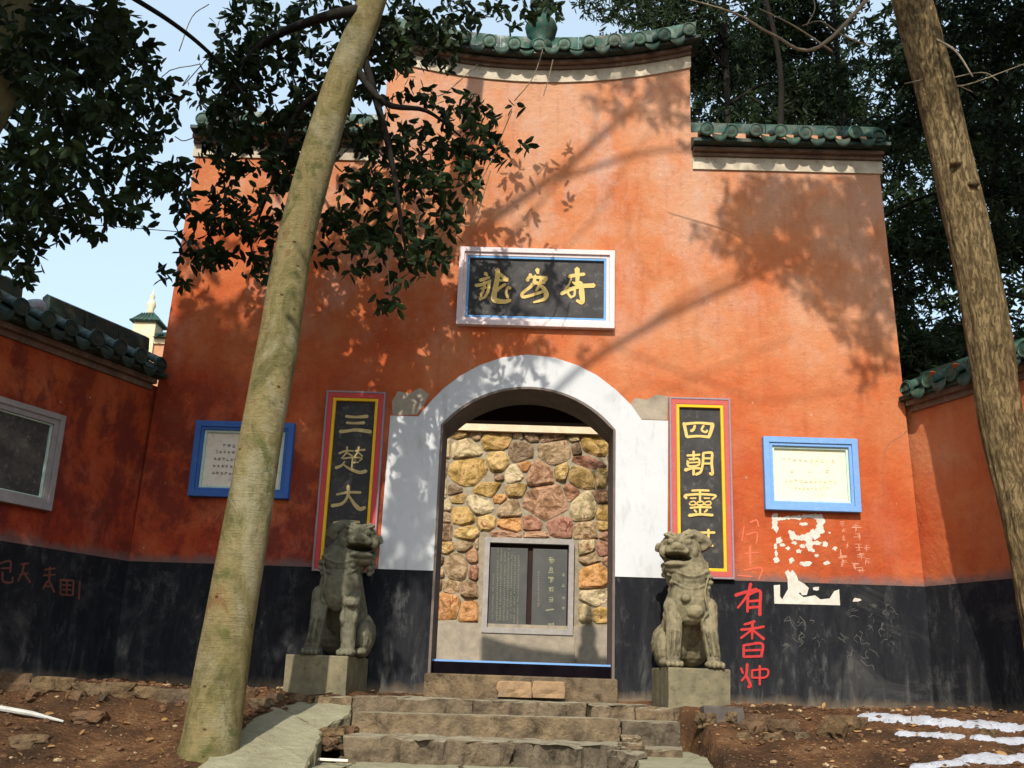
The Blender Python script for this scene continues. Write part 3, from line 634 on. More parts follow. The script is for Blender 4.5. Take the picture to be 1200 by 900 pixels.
for f_ in fl: polyface('flake', [Z6(blob(*f_, n=16, j=.42))], TORN, PO, 0, .0015+random.random()*.0012)
PO2 = thing('torn_poster', at(945, 705, 0), 'ragged bottom edge of a white poster across the red and black paint', 'poster')
polyface('paper', [Z6([(232, 392), (262, 390), (262, 445), (272, 460), (300, 410), (298, 360), (285, 330), (300, 318), (310, 330), (322, 318), (342, 345), (350, 370), (378, 385), (400, 405), (390, 438), (368, 440), (358, 425), (352, 432), (375, 450), (430, 440), (455, 460), (500, 455), (522, 420), (545, 412), (550, 488), (400, 484), (235, 480)])], TORN, PO2, -.006, .0015)
polyface('paper_scrap', [Z6(blob(434, 407, 16, 9))], TORN, PO2, -.006, .002); polyface('paper_scrap', [Z6(blob(628, 463, 20, 9))], TORN, PO2, -.006, .002)
# crack in the plaster at right
mb = MB(); strokes(mb, [([(1063, 505), (1055, 512), (1042, 520), (1036, 535), (1034, 560), (1037, 580)], .9, .5)], lambda u, v, h: at(u, v, -h), .0006, n=2); mb.build('crack', CORN, GATE)

# ------------------------------------------------------------------ wing walls
def wing(s_, label):
    hx = s_*3.60; D = Vector((s_*.40, -.9165, 0)); Nn = Vector((-s_*.9165, -.40, 0)); LN = 7.0
    T = thing('wing_wall', (hx, 0, -.12), label, 'wall', 'splayed wing walls beside the gate')
    # local frame: u along D, v along Nn (toward viewer)
    def W(u, v, z): return Vector((hx, 0, 0))+D*u+Nn*v+Vector((0, 0, z))
    def block(name, u0, u1, v0, v1, z0, z1, mat):
        vs = [W(u, v, z) for z in (z0, z1) for v in (v0, v1) for u in (u0, u1)]
        return MB().add(vs, [(0, 2, 3, 1), (4, 5, 7, 6), (0, 1, 5, 4), (2, 6, 7, 3), (0, 4, 6, 2), (1, 3, 7, 5)]).build(name, mat, T)
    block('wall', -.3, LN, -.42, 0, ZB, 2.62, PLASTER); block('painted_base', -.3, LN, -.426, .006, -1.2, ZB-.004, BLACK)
    for z0, z1, d in ((2.56, 2.61, .03), (2.613, 2.66, .08)): block('cornice', .01, LN, -.4, d, z0, z1, CORN)
    n = 26; O2 = Vector((hx, 0, 0))+Nn*0
    if s_ < 0:
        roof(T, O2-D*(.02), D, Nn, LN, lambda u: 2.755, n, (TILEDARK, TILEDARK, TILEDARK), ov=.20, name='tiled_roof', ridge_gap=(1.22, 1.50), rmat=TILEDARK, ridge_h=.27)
    else:
        rb = roof(T, O2-D*(.02), D, Nn, LN, lambda u: 2.745, n, (TILE, TILEFACE, TILE), ov=.16, name='tiled_roof', skip=(), rmat=TILE, ridge_h=.15)
        for k in (1, 2): 
            p = W(.27*(k+.45)+.02, .16, 2.775); MB().add([p, p+D*.09+Vector((0, 0, .03)), p+D*.05+Nn*.05+Vector((0, 0, .035)), p+D*.03+Vector((0, 0, .06))], [(0, 1, 2), (0, 2, 3), (1, 3, 2), (0, 3, 1)]).build('broken_tile_piece', CLAY, rb)
    return T, W, D, Nn
WL, WfL, DL, NL = wing(-1, 'shaded red plastered wing wall with dark tiled coping and grey framed panel, left of the gate')
WR, WfR, DR, NR = wing(1, 'sunlit red wing wall with bright green tiled coping behind the furrowed trunk, right of the gate')
# lump of snow lying in the gap of the left ridge
mb = MB().ell(WfL(1.36, -.10, 2.93), (.10, .10, .07)); mb.v = [tuple(Vector(v)+Vector((mn.noise(Vector(v)*9)*.03,)*3)) for v in mb.v]
tag(mb.build('snow_lump', SNOW, smooth=True), 'small lump of white snow lying in the gap of the left wing coping', 'snow')
# grey framed dark panel on the left wing
def hit_wing(px, py, Wf, D, Nn, off=0.0):
    d = ray(px, py); o = Wf(0, off, 0); t_ = (o-CC).dot(Nn)/d.dot(Nn); return CC+d*t_
o0 = WfL(0, 0, 0)
def wl(px, py): p = hit_wing(px, py, WfL, DL, NL, .05); return ((p-o0).dot(DL), p.z)
TRc = wl(77, 488); BRc = wl(58, 599); print('left panel', TRc, BRc, wl(0, 462), wl(0, 582), wl(12, 565))
LP = thing('wall_panel', WfL(2, 0, .9), 'large dark scuffed panel in a weathered grey frame on the left wing wall', 'sign')
Mw = Matrix(((DL.x*-1, -NL.x, 0, hx_ := -3.60), (DL.y*-1, -NL.y, 0, 0), (0, 0, 1, 0), (0, 0, 0, 1)))
u1 = -(TRc[0]+BRc[0])/2; tz = TRc[1]; bz = BRc[1]
a = rectframe(LP, u1-1.9, u1, bz, tz, .07, .05, GREYF, M=Mw); a = rectframe(LP, *a, .055, .045, GREYF, 'inner_frame', M=Mw); a = rectframe(LP, *a, .035, .012, MINT, 'pale_border', M=Mw)
PANEL = m_simple('scuffed_dark_panel', (.045, .042, .038), (.12, .11, .09), 6, .7, .3, .004, dirt=(.20, .17, .12), wld=True, lo=.45, hi=.75)
slab(LP, a, .012, PANEL, 'board', M=Mw)
# faded red graffiti on the left wing base
mb = MB(); wp = lambda u, v, h: hit_wing(u/3.333, 450+v/3.333, WfL, DL, NL, .006+h)
strokes(mb, [([(0, 700), (40, 692), (40, 735)], 8, 8), ([(5, 720), (40, 718)], 7, 7), ([(10, 735), (12, 770), (45, 775), (50, 755)], 8, 8), ([(80, 705), (112, 700)], 7, 7), ([(95, 700), (85, 740), (70, 770)], 8, 7), ([(92, 735), (118, 775)], 8, 9), ([(75, 745), (110, 740)], 7, 7),
    ([(175, 725), (215, 720)], 7, 7), ([(195, 715), (192, 770)], 8, 8), ([(170, 748), (215, 745)], 7, 7), ([(168, 800), (190, 770), (212, 812)], 8, 9), ([(178, 790), (205, 790)], 7, 7),
    ([(235, 765), (288, 768)], 8, 8), ([(238, 765), (236, 820)], 8, 7), ([(288, 768), (284, 825)], 8, 8), ([(245, 785), (278, 786)], 7, 6), ([(245, 803), (278, 804)], 7, 6), ([(236, 822), (284, 826)], 7, 7), ([(262, 770), (260, 820)], 7, 6), ([(312, 770), (308, 840)], 8, 7)], wp, .0012)
mb.build('faded_red_graffiti', GRAFDIM, WL)

# ------------------------------------------------------------------ courtyard screen wall
YS = 7.5; bS = at(610, 800, YS).z
SW = thing('screen_wall', (0, YS, -.12), 'courtyard wall of multicoloured rubble stones set in raised mortar, seen through the arch', 'wall')
ztop = at(620, 508, YS).z; zcop = at(620, 496, YS).z+.25; zpl = at(520, 729, YS).z
MORTAR = m_simple('pale_mortar', (.36, .31, .22), (.22, .185, .13), 9, .95, .1, .02, wld=True)
MB().box((-4.2, YS+.03, -.12), (4.2, YS+.35, ztop)).build('mortar_bed', MORTAR, SW)
MB().box((-4.2, YS-.05, -.12), (4.2, YS+.03-.002, zpl)).build('plinth', CEMENT, SW)
MB().box((-4.25, YS-.10, ztop+.003), (4.25, YS+.4, zcop)).build('coping', m_simple('cream_coping', (.70, .60, .42), (.62, .45, .30), 7, wld=True), SW)
SCOL = dict(y=[(.46, .28, .07), (.52, .34, .11), (.38, .235, .07)], o=[(.56, .27, .07), (.52, .24, .07)], p=[(.26, .155, .075), (.22, .135, .065), (.30, .18, .085)], r=[(.38, .175, .085), (.34, .145, .075), (.42, .22, .11)], c=[(.50, .38, .19), (.54, .42, .23)], g=[(.38, .25, .125), (.42, .27, .13)])
def m_stone(k, i, c):
    t = NT('rubble_'+k+str(i), .75, .3).world()
    cc = t.ramp(t.noise(4, 8, .7, dist=1.0), [(.30, tuple(v*.25 for v in c)), (.45, c), (.56, tuple(min(1, v*1.5+.08) for v in c)), (.64, (c[0]*.8, c[1]*.5, c[2]*.5)), (.72, tuple(v*.45 for v in c))])
    t.col(cc); t.bump(t.noise(9, 8, .75), .06, 1); return t.m
SM = {k: [m_stone(k, i, tuple(q*.78 for q in c)) for i, c in enumerate(v)] for k, v in SCOL.items()}
ST = [(135,78,27,16,'y'),(190,80,18,17,'g'),(258,100,44,32,'y'),(330,88,14,10,'c'),(378,88,24,15,'p'),(440,90,40,15,'p'),(515,92,17,12,'c'),(592,115,50,32,'y'),(88,130,24,26,'c'),(150,128,50,28,'c'),(335,137,36,30,'p'),(450,145,46,40,'g'),(523,130,15,17,'p'),(560,172,52,17,'r'),
(265,172,32,33,'y'),(160,205,68,38,'y'),(85,192,14,24,'g'),(313,210,28,25,'c'),(350,186,20,15,'o'),(268,220,15,11,'p'),(405,212,41,37,'r'),(470,202,23,26,'y'),(540,225,43,33,'y'),(606,228,18,33,'y'),(220,262,58,20,'y'),(322,265,36,19,'y'),(78,260,15,26,'c'),(122,264,22,16,'p'),(130,292,24,14,'y'),(205,313,44,27,'c'),(268,294,26,13,'o'),(300,328,35,27,'g'),(418,302,72,50,'r'),(505,272,23,25,'r'),(545,317,39,43,'c'),(612,282,34,20,'r'),(620,340,28,23,'y'),
(85,318,21,17,'c'),(82,352,25,18,'g'),(150,350,37,25,'y'),(222,372,30,21,'y'),(303,378,39,21,'o'),(375,374,32,21,'r'),(462,388,46,29,'r'),(552,398,38,27,'g'),(615,382,28,13,'y'),(82,402,29,25,'p'),(165,406,46,20,'y'),(295,410,45,11,'r'),(410,413,60,10,'r'),(85,456,35,17,'y'),(155,450,26,15,'g'),(182,484,22,28,'r'),(625,418,24,14,'r'),(555,452,36,24,'c'),(613,456,30,20,'r'),(62,492,19,21,'p'),(125,518,35,37,'g'),(188,535,19,30,'r'),(568,490,32,16,'g'),(630,500,22,16,'r'),(62,534,21,17,'g'),(60,578,19,17,'p'),(108,582,27,19,'g'),(173,590,30,25,'p'),(588,552,55,38,'o'),(590,617,47,27,'c'),(92,647,49,35,'o'),(168,666,35,29,'o'),(550,688,25,38,'c'),(608,682,34,31,'y'),(640,640,20,20,'p'),(645,715,22,16,'g'),(30,640,24,30,'p'),(205,445,18,22,'g'),(648,560,14,30,'r'),(648,150,20,25,'g'),(650,230,20,25,'y')]
seeds = [(a, b, c, d, k) for a, b, c, d, k in ST]
def far_seed(x0, x1):
    y = 70
    while y < 700:
        h = random.uniform(18, 32); x = x0+random.uniform(-20, 20)
        while x < x1: 
            w_ = random.uniform(24, 48); seeds.append((x+w_, y+h, w_, h, random.choice('yyoprrcg'))); x += 2*w_+4
        y += 2*h+4
far_seed(700, 1050); far_seed(-330, 20)
seeds = [s_ for i, s_ in enumerate(seeds) if i < len(ST) or not (15 < s_[0] < 690)]
def clip(poly, nx_, ny_, c):          # keep nx*x+ny*y <= c
    out = []
    for i in range(len(poly)):
        a, b = poly[i], poly[(i+1) % len(poly)]; da = nx_*a[0]+ny_*a[1]-c; db = nx_*b[0]+ny_*b[1]-c
        if da <= 0: out.append(a)
        if (da < 0) != (db < 0) and da != db: t = da/(da-db); out.append((a[0]+(b[0]-a[0])*t, a[1]+(b[1]-a[1])*t))
    return out
GAP = 1.0
for i, (cx, cy, rx, ry, k) in enumerate(seeds):
    rx *= 1.3; ry *= 1.3; pg = []
    for q in range(22):
        a = 2*math.pi*q/22; c, s_ = math.cos(a), math.sin(a); e = .72
        pg.append((cx+rx*math.copysign(abs(c)**e, c)*(1+random.uniform(-.05, .05)), cy+ry*math.copysign(abs(s_)**e, s_)*(1+random.uniform(-.05, .05))))
    for j, (ox, oy, ax, ay, _) in enumerate(seeds):
        if j == i or abs(ox-cx) > 190 or abs(oy-cy) > 120: continue
        dx, dy = ox-cx, oy-cy; dd = math.hypot(dx, dy) or 1; nx_, ny_ = dx/dd, dy/dd
        r1_ = 1/math.sqrt((nx_/rx)**2+(ny_/ry)**2); r2_ = 1/math.sqrt((nx_/ax)**2+(ny_/ay)**2)*1.3
        if r1_+r2_ < dd-GAP*2: continue
        m_ = dd*r1_/(r1_+r2_)-GAP
        pg = clip(pg, nx_, ny_, nx_*cx+ny_*cy+m_)
        if len(pg) < 3: break
    if len(pg) >= 3 and 423 < cy < 800 and cx < 365 and 0 < cx: pg = clip(pg, 1, 0, 199)
    if len(pg) >= 3 and 423 < cy < 800 and 365 <= cx < 700: pg = clip(pg, -1, 0, -528)
    if len(pg) >= 3 and cy <= 423 and 200 < cx < 530: pg = clip(pg, 0, 1, 423)
    pg = clip(pg, 0, -1, -70) if len(pg) >= 3 else pg; pg = clip(pg, 0, 1, 704) if len(pg) >= 3 else pg
    if len(pg) < 3: continue
    for _ in range(1):
        pg = [q for a, b in zip(pg, pg[1:]+pg[:1]) for q in ((a[0]*.8+b[0]*.2, a[1]*.8+b[1]*.2), (a[0]*.2+b[0]*.8, a[1]*.2+b[1]*.8))]
    mxx = sum(p[0] for p in pg)/len(pg); mxy = sum(p[1] for p in pg)/len(pg); mb = MB(); n = len(pg)
    dpt = random.uniform(.035, .075); tx, ty = random.uniform(-.02, .02), random.uniform(-.02, .02); rings = []
    for sc_, dp in ((1, -.03), (.97, .35*dpt), (.80, .85*dpt), (.42, 1.0*dpt)):
        for p in pg:
            x_, y_ = mxx+(p[0]-mxx)*sc_, mxy+(p[1]-mxy)*sc_; P = at(490+x_/2.812, 480+y_/2.812, YS)
            rough = (.030*mn.noise((P.x*5, P.z*5, i))+.020*mn.noise((P.x*16, P.z*16, i))) if sc_ < .99 else 0
            rings.append(Vector((P.x, YS+.03-max(dp+rough+(tx*(p[0]-mxx)/rx+ty*(p[1]-mxy)/ry)*(1 if sc_ < .9 else 0), -.03), P.z)))
    mb.add(rings, [(a*n+q, a*n+(q+1) % n, (a+1)*n+(q+1) % n, (a+1)*n+q) for a in range(3) for q in range(n)]+[tuple(3*n+q for q in range(n))])
    mb.build('stone', random.choice(SM[k]), SW, smooth=False)
# tablet in the screen wall
TB = thing('stone_tablet', at(618, 770, YS), 'pair of grey inscribed slate panels in a concrete frame on the rubble wall', 'tablet')
def S2(px, py, y=YS-.1): p = at(px, py, y); return p.x, p.z
l = S2(568, 640)[0]; r = S2(673, 640)[0]; tz = S2(620, 631)[1]; bz = S2(615, 743)[1]
MTB = Matrix.Translation((0, YS, 0))
FRM = m_simple('concrete_frame', (.36, .33, .30), (.26, .24, .22), 8, wld=True)
a = rectframe(TB, l, r, bz, tz, .12, .085, FRM, M=MTB, yb=-.02); MB().box((l-.03, YS-.10, -.12), (r+.03, YS-.054, bz-.003)).build('sill_block', CEMENT, TB)
slab(TB, a, -.0, DARKWOOD, 'recess', M=MTB, yb=-.025)
xm = (S2(617, 690)[0]+S2(623, 690)[0])/2
for nm, x0, x1 in (('inscribed_panel', a[0]+.01, S2(617.5, 690)[0]), ('inscribed_panel', S2(623.5, 690)[0], a[1]-.02)):
    MB().box((x0, YS-.045, a[2]+.01), (x1, YS-.002, a[3]-.07)).build(nm, TABLET, TB, bevel=.006)
tb = lambda u, v, h: at(555+u/5.623, 620+v/5.623, YS-.045-h)
mb = MB()
for cx, y0, y1 in ((130, 300, 600), (158, 135, 610), (180, 130, 600), (205, 150, 610), (228, 130, 610), (250, 175, 630), (272, 180, 630), (296, 175, 630)):
    y = y0
    while y < y1:
        if random.random() < .88: strokes(mb, glyph(cx-(y-300)*.02, y, 13, 4), tb, .002, n=1)
        y += 15
mb.build('inscription', TABINK, TB, kind='stuff')
mb = MB()
for cy, s_ in ((205, 52), (270, 50), (335, 48), (400, 44), (465, 40), (635, 56)): strokes(mb, glyph(512-(cy-300)*.01, cy, s_, 7), tb, .002, n=1)
strokes(mb, [([(478, 536), (500, 532), (528, 528)], 9, 8)], tb, .003, n=1)
for cy in range(285, 520, 17): strokes(mb, glyph(428, cy, 15, 4), tb, .002, n=1)
for cy in (305, 370, 455, 520): strokes(mb, glyph(592, cy, 26, 5), tb, .002, n=1)
mb.build('inscription', TABINK, TB, kind='stuff')
MB().box((-2.45, .6, -.14), (2.45, 7.4, -.095)).build('courtyard_floor', CEMENT, kind='structure')

# ------------------------------------------------------------------ threshold and steps
def rough_prism(poly, ztop, thick, amp=.015, seg=.05, inset=.0, zslope=(0, 0), seed=0, layers=4):
    """poly in (x,y) counter-clockwise seen from above"""
    P = []
    for a, b in zip(poly, poly[1:]+poly[:1]):
        a = Vector(a); b = Vector(b); k = max(1, int((b-a).length/seg))
        for i in range(k): P.append(a.lerp(b, i/k))
    c = sum(P, Vector((0, 0)))/len(P); n = len(P); vs = []
    for li in range(layers+1):
        f_ = li/layers
        for i, p in enumerate(P):
            nr = mn.noise((p.x*9+seed, p.y*9, f_*2.5))*amp*1.6+mn.noise((p.x*22+seed, p.y*22, f_*5))*amp
            ins = .010 if li == layers else 0
            d = (p-c).normalized(); q = p+d*(nr-ins)
            zz = ztop-thick*(1-f_)+zslope[0]*(q.x-c.x)+zslope[1]*(q.y-c.y)
            if li == layers: zz += mn.noise((q.x*6+seed, q.y*6, 2))*amp*.5
            elif li == layers-1: zz = ztop-.012+zslope[0]*(q.x-c.x)+zslope[1]*(q.y-c.y)+mn.noise((q.x*6+seed, q.y*6, 2))*amp*.5
            vs.append((q.x, q.y, zz))
    # inner top rings
    L0 = layers*n
    for k, s_ in enumerate((.82, .5)):
        for i in range(n):
            x, y, z = vs[L0+i]; q = Vector((c.x+(x-c.x)*s_, c.y+(y-c.y)*s_))
            zz = ztop+zslope[0]*(q.x-c.x)+zslope[1]*(q.y-c.y)+mn.noise((q.x*7+seed, q.y*7, 2))*amp*.6+mn.noise((q.x*20+seed, q.y*20, 2))*amp*.25
            vs.append((q.x, q.y, zz))
    vs.append((c.x, c.y, ztop)); m_ = MB()
    R3 = layers+3
    fs = [(a*n+i, a*n+(i+1) % n, (a+1)*n+(i+1) % n, (a+1)*n+i) for a in range(R3-1) for i in range(n)]
    fs += [((R3-1)*n+i, (R3-1)*n+(i+1) % n, R3*n) for i in range(n)]
    return m_.add(vs, fs)
def rect(x0, x1, y0, y1): return [(x0, y0), (x1, y0), (x1, y1), (x0, y1)]
STEPS = thing('stone_steps', (0, -.6, -.2), 'rough weathered stone steps climbing to the arched doorway', 'steps')
xz = lambda px, py, y: at(px, py, y)
# door sill
def row(y0, y1, ztop, zbot, cuts, amp, mat, name='step_stone', dz=0.008):
    for i in range(len(cuts)-1):
        r_ = rough_prism(rect(cuts[i]+.004, cuts[i+1]-.004, y0+random.uniform(-.015, .015), y1), ztop+random.uniform(-dz, dz), ztop-zbot, amp, seed=random.random()*50, zslope=(-.0, 0))
        r_.build(name, mat, STEPS, smooth=False)
zsill = at(610, 792, -.12).z; zsb = at(610, 818, -.12).z
row(-.14, .50, zsill, zsb-.1, [-.84, .84], .004, STEPM, 'sill_stone')
THR = MB().box((-DW+.022, .10, zsill-.01), (DW-.022, .22, (ztr := at(610, 778, .10).z))).build('door_threshold', m_simple('black_threshold', (.004, .003, .004), (.008, .006, .008), 6, spec=0, wld=True), GATE)
MB().box((-DW+.022, .13, ztr+.001), (DW-.022, .20, ztr+.018)).build('threshold_strip', BLUE2, GATE)
zA = at(600, 822, -.90).z; zA2 = at(600, 839, -.90).z; XA = lambda px, py, y: at(px, py, y).x
def one(x0, x1, y0, y1, zt_, zb_, amp, mat=STEPM, seed=None):
    r_ = random.Random(x0*7+y0); q = [(x0+r_.uniform(-.004, .012), y0+r_.uniform(-.022, .022)), (x1-r_.uniform(-.004, .012), y0+r_.uniform(-.022, .022)), (x1-.003, y1), (x0+.003, y1)]
    rough_prism(q, zt_, zt_-zb_, amp*1.35, zslope=(r_.uniform(-.012, .012), 0), seed=random.random()*50 if seed is None else seed, seg=.04).build('step_stone', mat, STEPS)
cA_ = [XA(q, 824, -.9) for q in (368, 412, 557, 690, 745, 800)]
for i in range(5):
    one(cA_[i]+.006, cA_[i+1]-.006, -.90+(.0, .02, .0, .03, .01)[i], -.80 if i in (0, 4) else -.62, zA+(-.01, .004, 0, -.004, -.012)[i], zA2-.12, .022)
one(-1.10, -.3, -.60, -.15, zA-.004, zA2-.12, .01); one(-.29, .45, -.60, -.15, zA+.004, zA2-.12, .01); one(.46, 1.08, -.60, -.15, zA, zA2-.12, .01)
zB = at(580, 839, -1.18).z; zB2 = at(580, 863, -1.18).z
one(XA(413, 842, -1.18), XA(727, 848, -1.18), -1.18, -.91, zB, zB2-.12, .007); one(XA(731, 842, -1.18), XA(800, 850, -1.18), -1.12, -.91, zB-.004, zB2-.12, .012)
yC = -1.80; zC = at(560, 869, yC).z; zC2 = at(560, 897, yC).z
one(XA(396, 866, yC), XA(601, 870, yC), yC, -1.20, zC, zC2-.12, .036, seed=3); one(XA(604, 870, yC), XA(728, 875, yC), yC+.02, -1.20, zC-.006, zC2-.12, .036, seed=8)
yD = -2.7; zD = at(450, 894, yC).z
for a_, b_ in ((345, 409), (412, 538), (541, 640), (643, 735)): one(XA(a_, 898, -2.0), XA(b_, 898, -2.0), yD, yC+.03, zD+random.uniform(-.012, .004), zD-.3, .016, SLABM)
for a_, b_ in ((-1.7, -.62), (-.6, .75)): one(a_, b_, -3.4, yD-.03, zD-.16, zD-.5, .02, SLABM)
# slabs at right of the steps
def slabpx(pts, z, thick, amp, mat, name, seed, zs_=(0, 0)):
    P = [atz(px, py, z) for px, py in pts]; q = [(p.x, p.y) for p in P]
    if sum((q[(i+1) % len(q)][0]-q[i][0])*(q[(i+1) % len(q)][1]+q[i][1]) for i in range(len(q))) > 0: q = q[::-1]
    return rough_prism(q, z, thick, amp, seed=seed, zslope=zs_)
slabpx([(722, 878), (800, 879), (795, 850), (752, 848)], zC-.02, .22, .015, STEPM, 's', 3).build('step_stone', STEPM, STEPS)
slabpx([(748, 900), (760, 930), (860, 935), (822, 878), (745, 879)], zC-.07, .25, .012, SLABM, 's', 5).build('step_stone', SLABM, STEPS)
# small loose stones of the stair
def rock(c, r, seed, mat=ROCKM, name='rubble_stone', parent=None, flat=.6, **k):
    bm = bmesh.new(); bmesh.ops.create_icosphere(bm, subdivisions=3, radius=1)
    for v in bm.verts:
        p = v.co.copy(); f_ = 1+.6*mn.noise(p*1.2+Vector((seed, seed*.7, 0)))+.30*mn.noise(p*3.1+Vector((seed, 0, 3)))
        q = Vector((max(-.92, min(.92, p.x*f_)), max(-.85, min(.85, p.y*f_)), max(-.7, min(.74, p.z*f_))))
        v.co = Vector((q.x*r[0], q.y*r[1], q.z*r[2]))*1.3
    me = bpy.data.meshes.new(name); bm.to_mesh(me); bm.free(); me.materials.append(mat)
    o = bpy.data.objects.new(name, me); col.objects.link(o); o.location = c; o.rotation_euler = (0, 0, seed*1.7)
    if parent: o.parent = parent; o.location = Vector(c)-base(parent)
    return o
BR = thing('loose_block', at(620, 812, -.35), 'pale orange broken stone block lying on the top step before the sill', 'stone')
for (x0, x1, y0, y1) in ((583, 623, 799, 812), (624, 662, 799, 813)):
    a_ = at(x0, y1, -.36); b_ = at(x1, y0, -.36)
    rough_prism(rect(a_.x, b_.x, -.36, -.20), b_.z, b_.z-a_.z+.03, .012, seed=x0, seg=.03).build('block_piece', m_simple('orange_stone', (.34, .215, .11), (.22, .15, .09), 9, wld=True, bump=.02), BR)
# left big slab path, built of two slabs sloping down
def slabworld(pts3, thick, amp, mat, name, seed):
    """pts3: outline points in the world; plane fitted"""
    A = np.array([[p[0], p[1], 1] for p in pts3]); b = np.array([p[2] for p in pts3]); k = np.linalg.lstsq(A, b, rcond=None)[0]
    q = [(p[0], p[1]) for p in pts3]; cx = sum(p[0] for p in q)/len(q)
    if sum((q[(i+1) % len(q)][0]-q[i][0])*(q[(i+1) % len(q)][1]+q[i][1]) for i in range(len(q))) > 0: q = q[::-1]
    m_ = rough_prism(q, 0, thick, amp, seed=seed); 
    m_.v = [(x, y, z+.045+k[0]*x+k[1]*y+k[2]) for x, y, z in m_.v]; return m_
def P3(px, py, y): p = at(px, py, y); return (p.x, p.y, p.z)
RAMP = thing('slab_path', at(330, 870, -1.9), 'long pale grey-green stone slabs laid as a ramp between the leaning trunk and the steps', 'path')
slabworld([P3(225, 912, -2.75), P3(352, 925, -2.75), P3(377, 868, -1.75), P3(372, 855, -1.6), P3(325, 837, -1.15), P3(293, 852, -1.55)], .16, .018, SLABM, 'slab', 11).build('slab', SLABM, RAMP)
slabworld([P3(373, 863, -1.68), P3(408, 846, -1.25), P3(414, 828, -.78), P3(370, 825, -.72), P3(327, 836, -1.10)], .14, .016, SLABM, 'slab', 17).build('slab', SLABM, RAMP)
for (px, py, y, r) in ((300, 852, -1.5, .06), (296, 858, -1.6, .05), (388, 862, -1.6, .07), (384, 872, -1.7, .06), (405, 858, -1.35, .06), (738, 880, -1.8, .07), (733, 892, -1.9, .09), (740, 868, -1.6, .05), (403, 874, -1.7, .035), (518, 889, -1.62, .02)):
    rock(at(px, py, y), (r*1.2, r, r*.8), px*.1, STEPM if px > 700 else ROCKM, 'wedge_stone', RAMP if px < 450 else STEPS)

# ------------------------------------------------------------------ stone lions
def capsule(mb, a, b, ra, rb, n=12, k=4):
    a = Vector(a); b = Vector(b); mb.ell(a, (ra,)*3, nu=n, nv=8); mb.ell(b, (rb,)*3, nu=n, nv=8)
    mb.tube([a.lerp(b, i/k) for i in range(k+1)], [ra+(rb-ra)*i/k for i in range(k+1)], n)
def lion(P, parts, label, mat, pedpx, cutters, rot):
    """P: pedestal top centre. parts given in local metres, x right, y back, z up"""
    T = thing('stone_lion', (P.x, P.y, g(P.x, P.y)), label, 'statue', 'guardian lions beside the doorway'); mb = MB()
    for p in parts:
        if p[0] == 'e': mb.ell(p[1], p[2], Matrix.Rotation(p[3] if len(p) > 3 else 0, 3, 'Y') @ Matrix.Rotation(p[4] if len(p) > 4 else 0, 3, 'Z'))
        elif p[0] == 'c': capsule(mb, p[1], p[2], p[3], p[4])
        elif p[0] == 't': 
            q = catmull(p[1], 5); mb.tube(q, p[2], 8)
    mb.v = [tuple(Vector(v)+P) for v in mb.v]
    o = mb.build('carved_body', mat, T)
    rm = o.modifiers.new('r', 'REMESH'); rm.mode = 'VOXEL'; rm.voxel_size = .0068; rm.use_smooth_shade = True
    sm = o.modifiers.new('s', 'SMOOTH'); sm.iterations = 2; sm.factor = .5
    for c_ in cutters:
        cb = MB(); cb.ell(c_[0], c_[1], Matrix.Rotation(c_[2], 3, 'Y')); cb.v = [tuple(Vector(v)+P) for v in cb.v]
        me = cb.mesh('mouth_cut'); cutl.append((o, me))
    dg = bpy.context.evaluated_depsgraph_get(); ev = o.evaluated_get(dg); me = bpy.data.meshes.new_from_object(ev)
    o.modifiers.clear()
    # open the mouth and carve folds by moving the surface inwards
    co = np.empty(len(me.vertices)*3); me.vertices.foreach_get('co', co); co = co.reshape(-1, 3)-np.array(P)
    no = np.empty(len(me.vertices)*3); me.vertices.foreach_get('normal', no); no = no.reshape(-1, 3)
    for c_, r_, ang, depth in cutters:
        ca, sa = math.cos(ang), math.sin(ang); d = co-np.array(c_); x = d[:, 0]*ca-d[:, 2]*sa; z = d[:, 0]*sa+d[:, 2]*ca
        q = (x/r_[0])**2+(d[:, 1]/r_[1])**2+(z/r_[2])**2; f_ = np.clip(1-q, 0, 1)**.5
        co[:, 1] += f_*depth
    nz = np.array([mn.noise(Vector(v)*24)*.6-abs(mn.noise(Vector(v)*13+Vector((3, 3, 3))))*1.6 for v in co]); co += no*nz[:, None]*.0055
    me.vertices.foreach_set('co', (co+np.array(P)).ravel()); me.update()
    o.data = me; me.materials.clear(); me.materials.append(mat)
    me.polygons.foreach_set('use_smooth', [True]*len(me.polygons))
    x0, x1, ya, yb, zb, zt_, rr = pedpx
    M = Matrix.Translation((P.x, P.y, 0)) @ Matrix.Rotation(rr, 4, 'Z'); pb = MB()
    pb = rough_prism(rect(x0, x1, ya, yb), zt_, zt_-zb, .006, seed=P.x); pb.v = [tuple(M @ Vector(v)) for v in pb.v]
    pb.build('pedestal', PED, T)
    return T
cutl = []
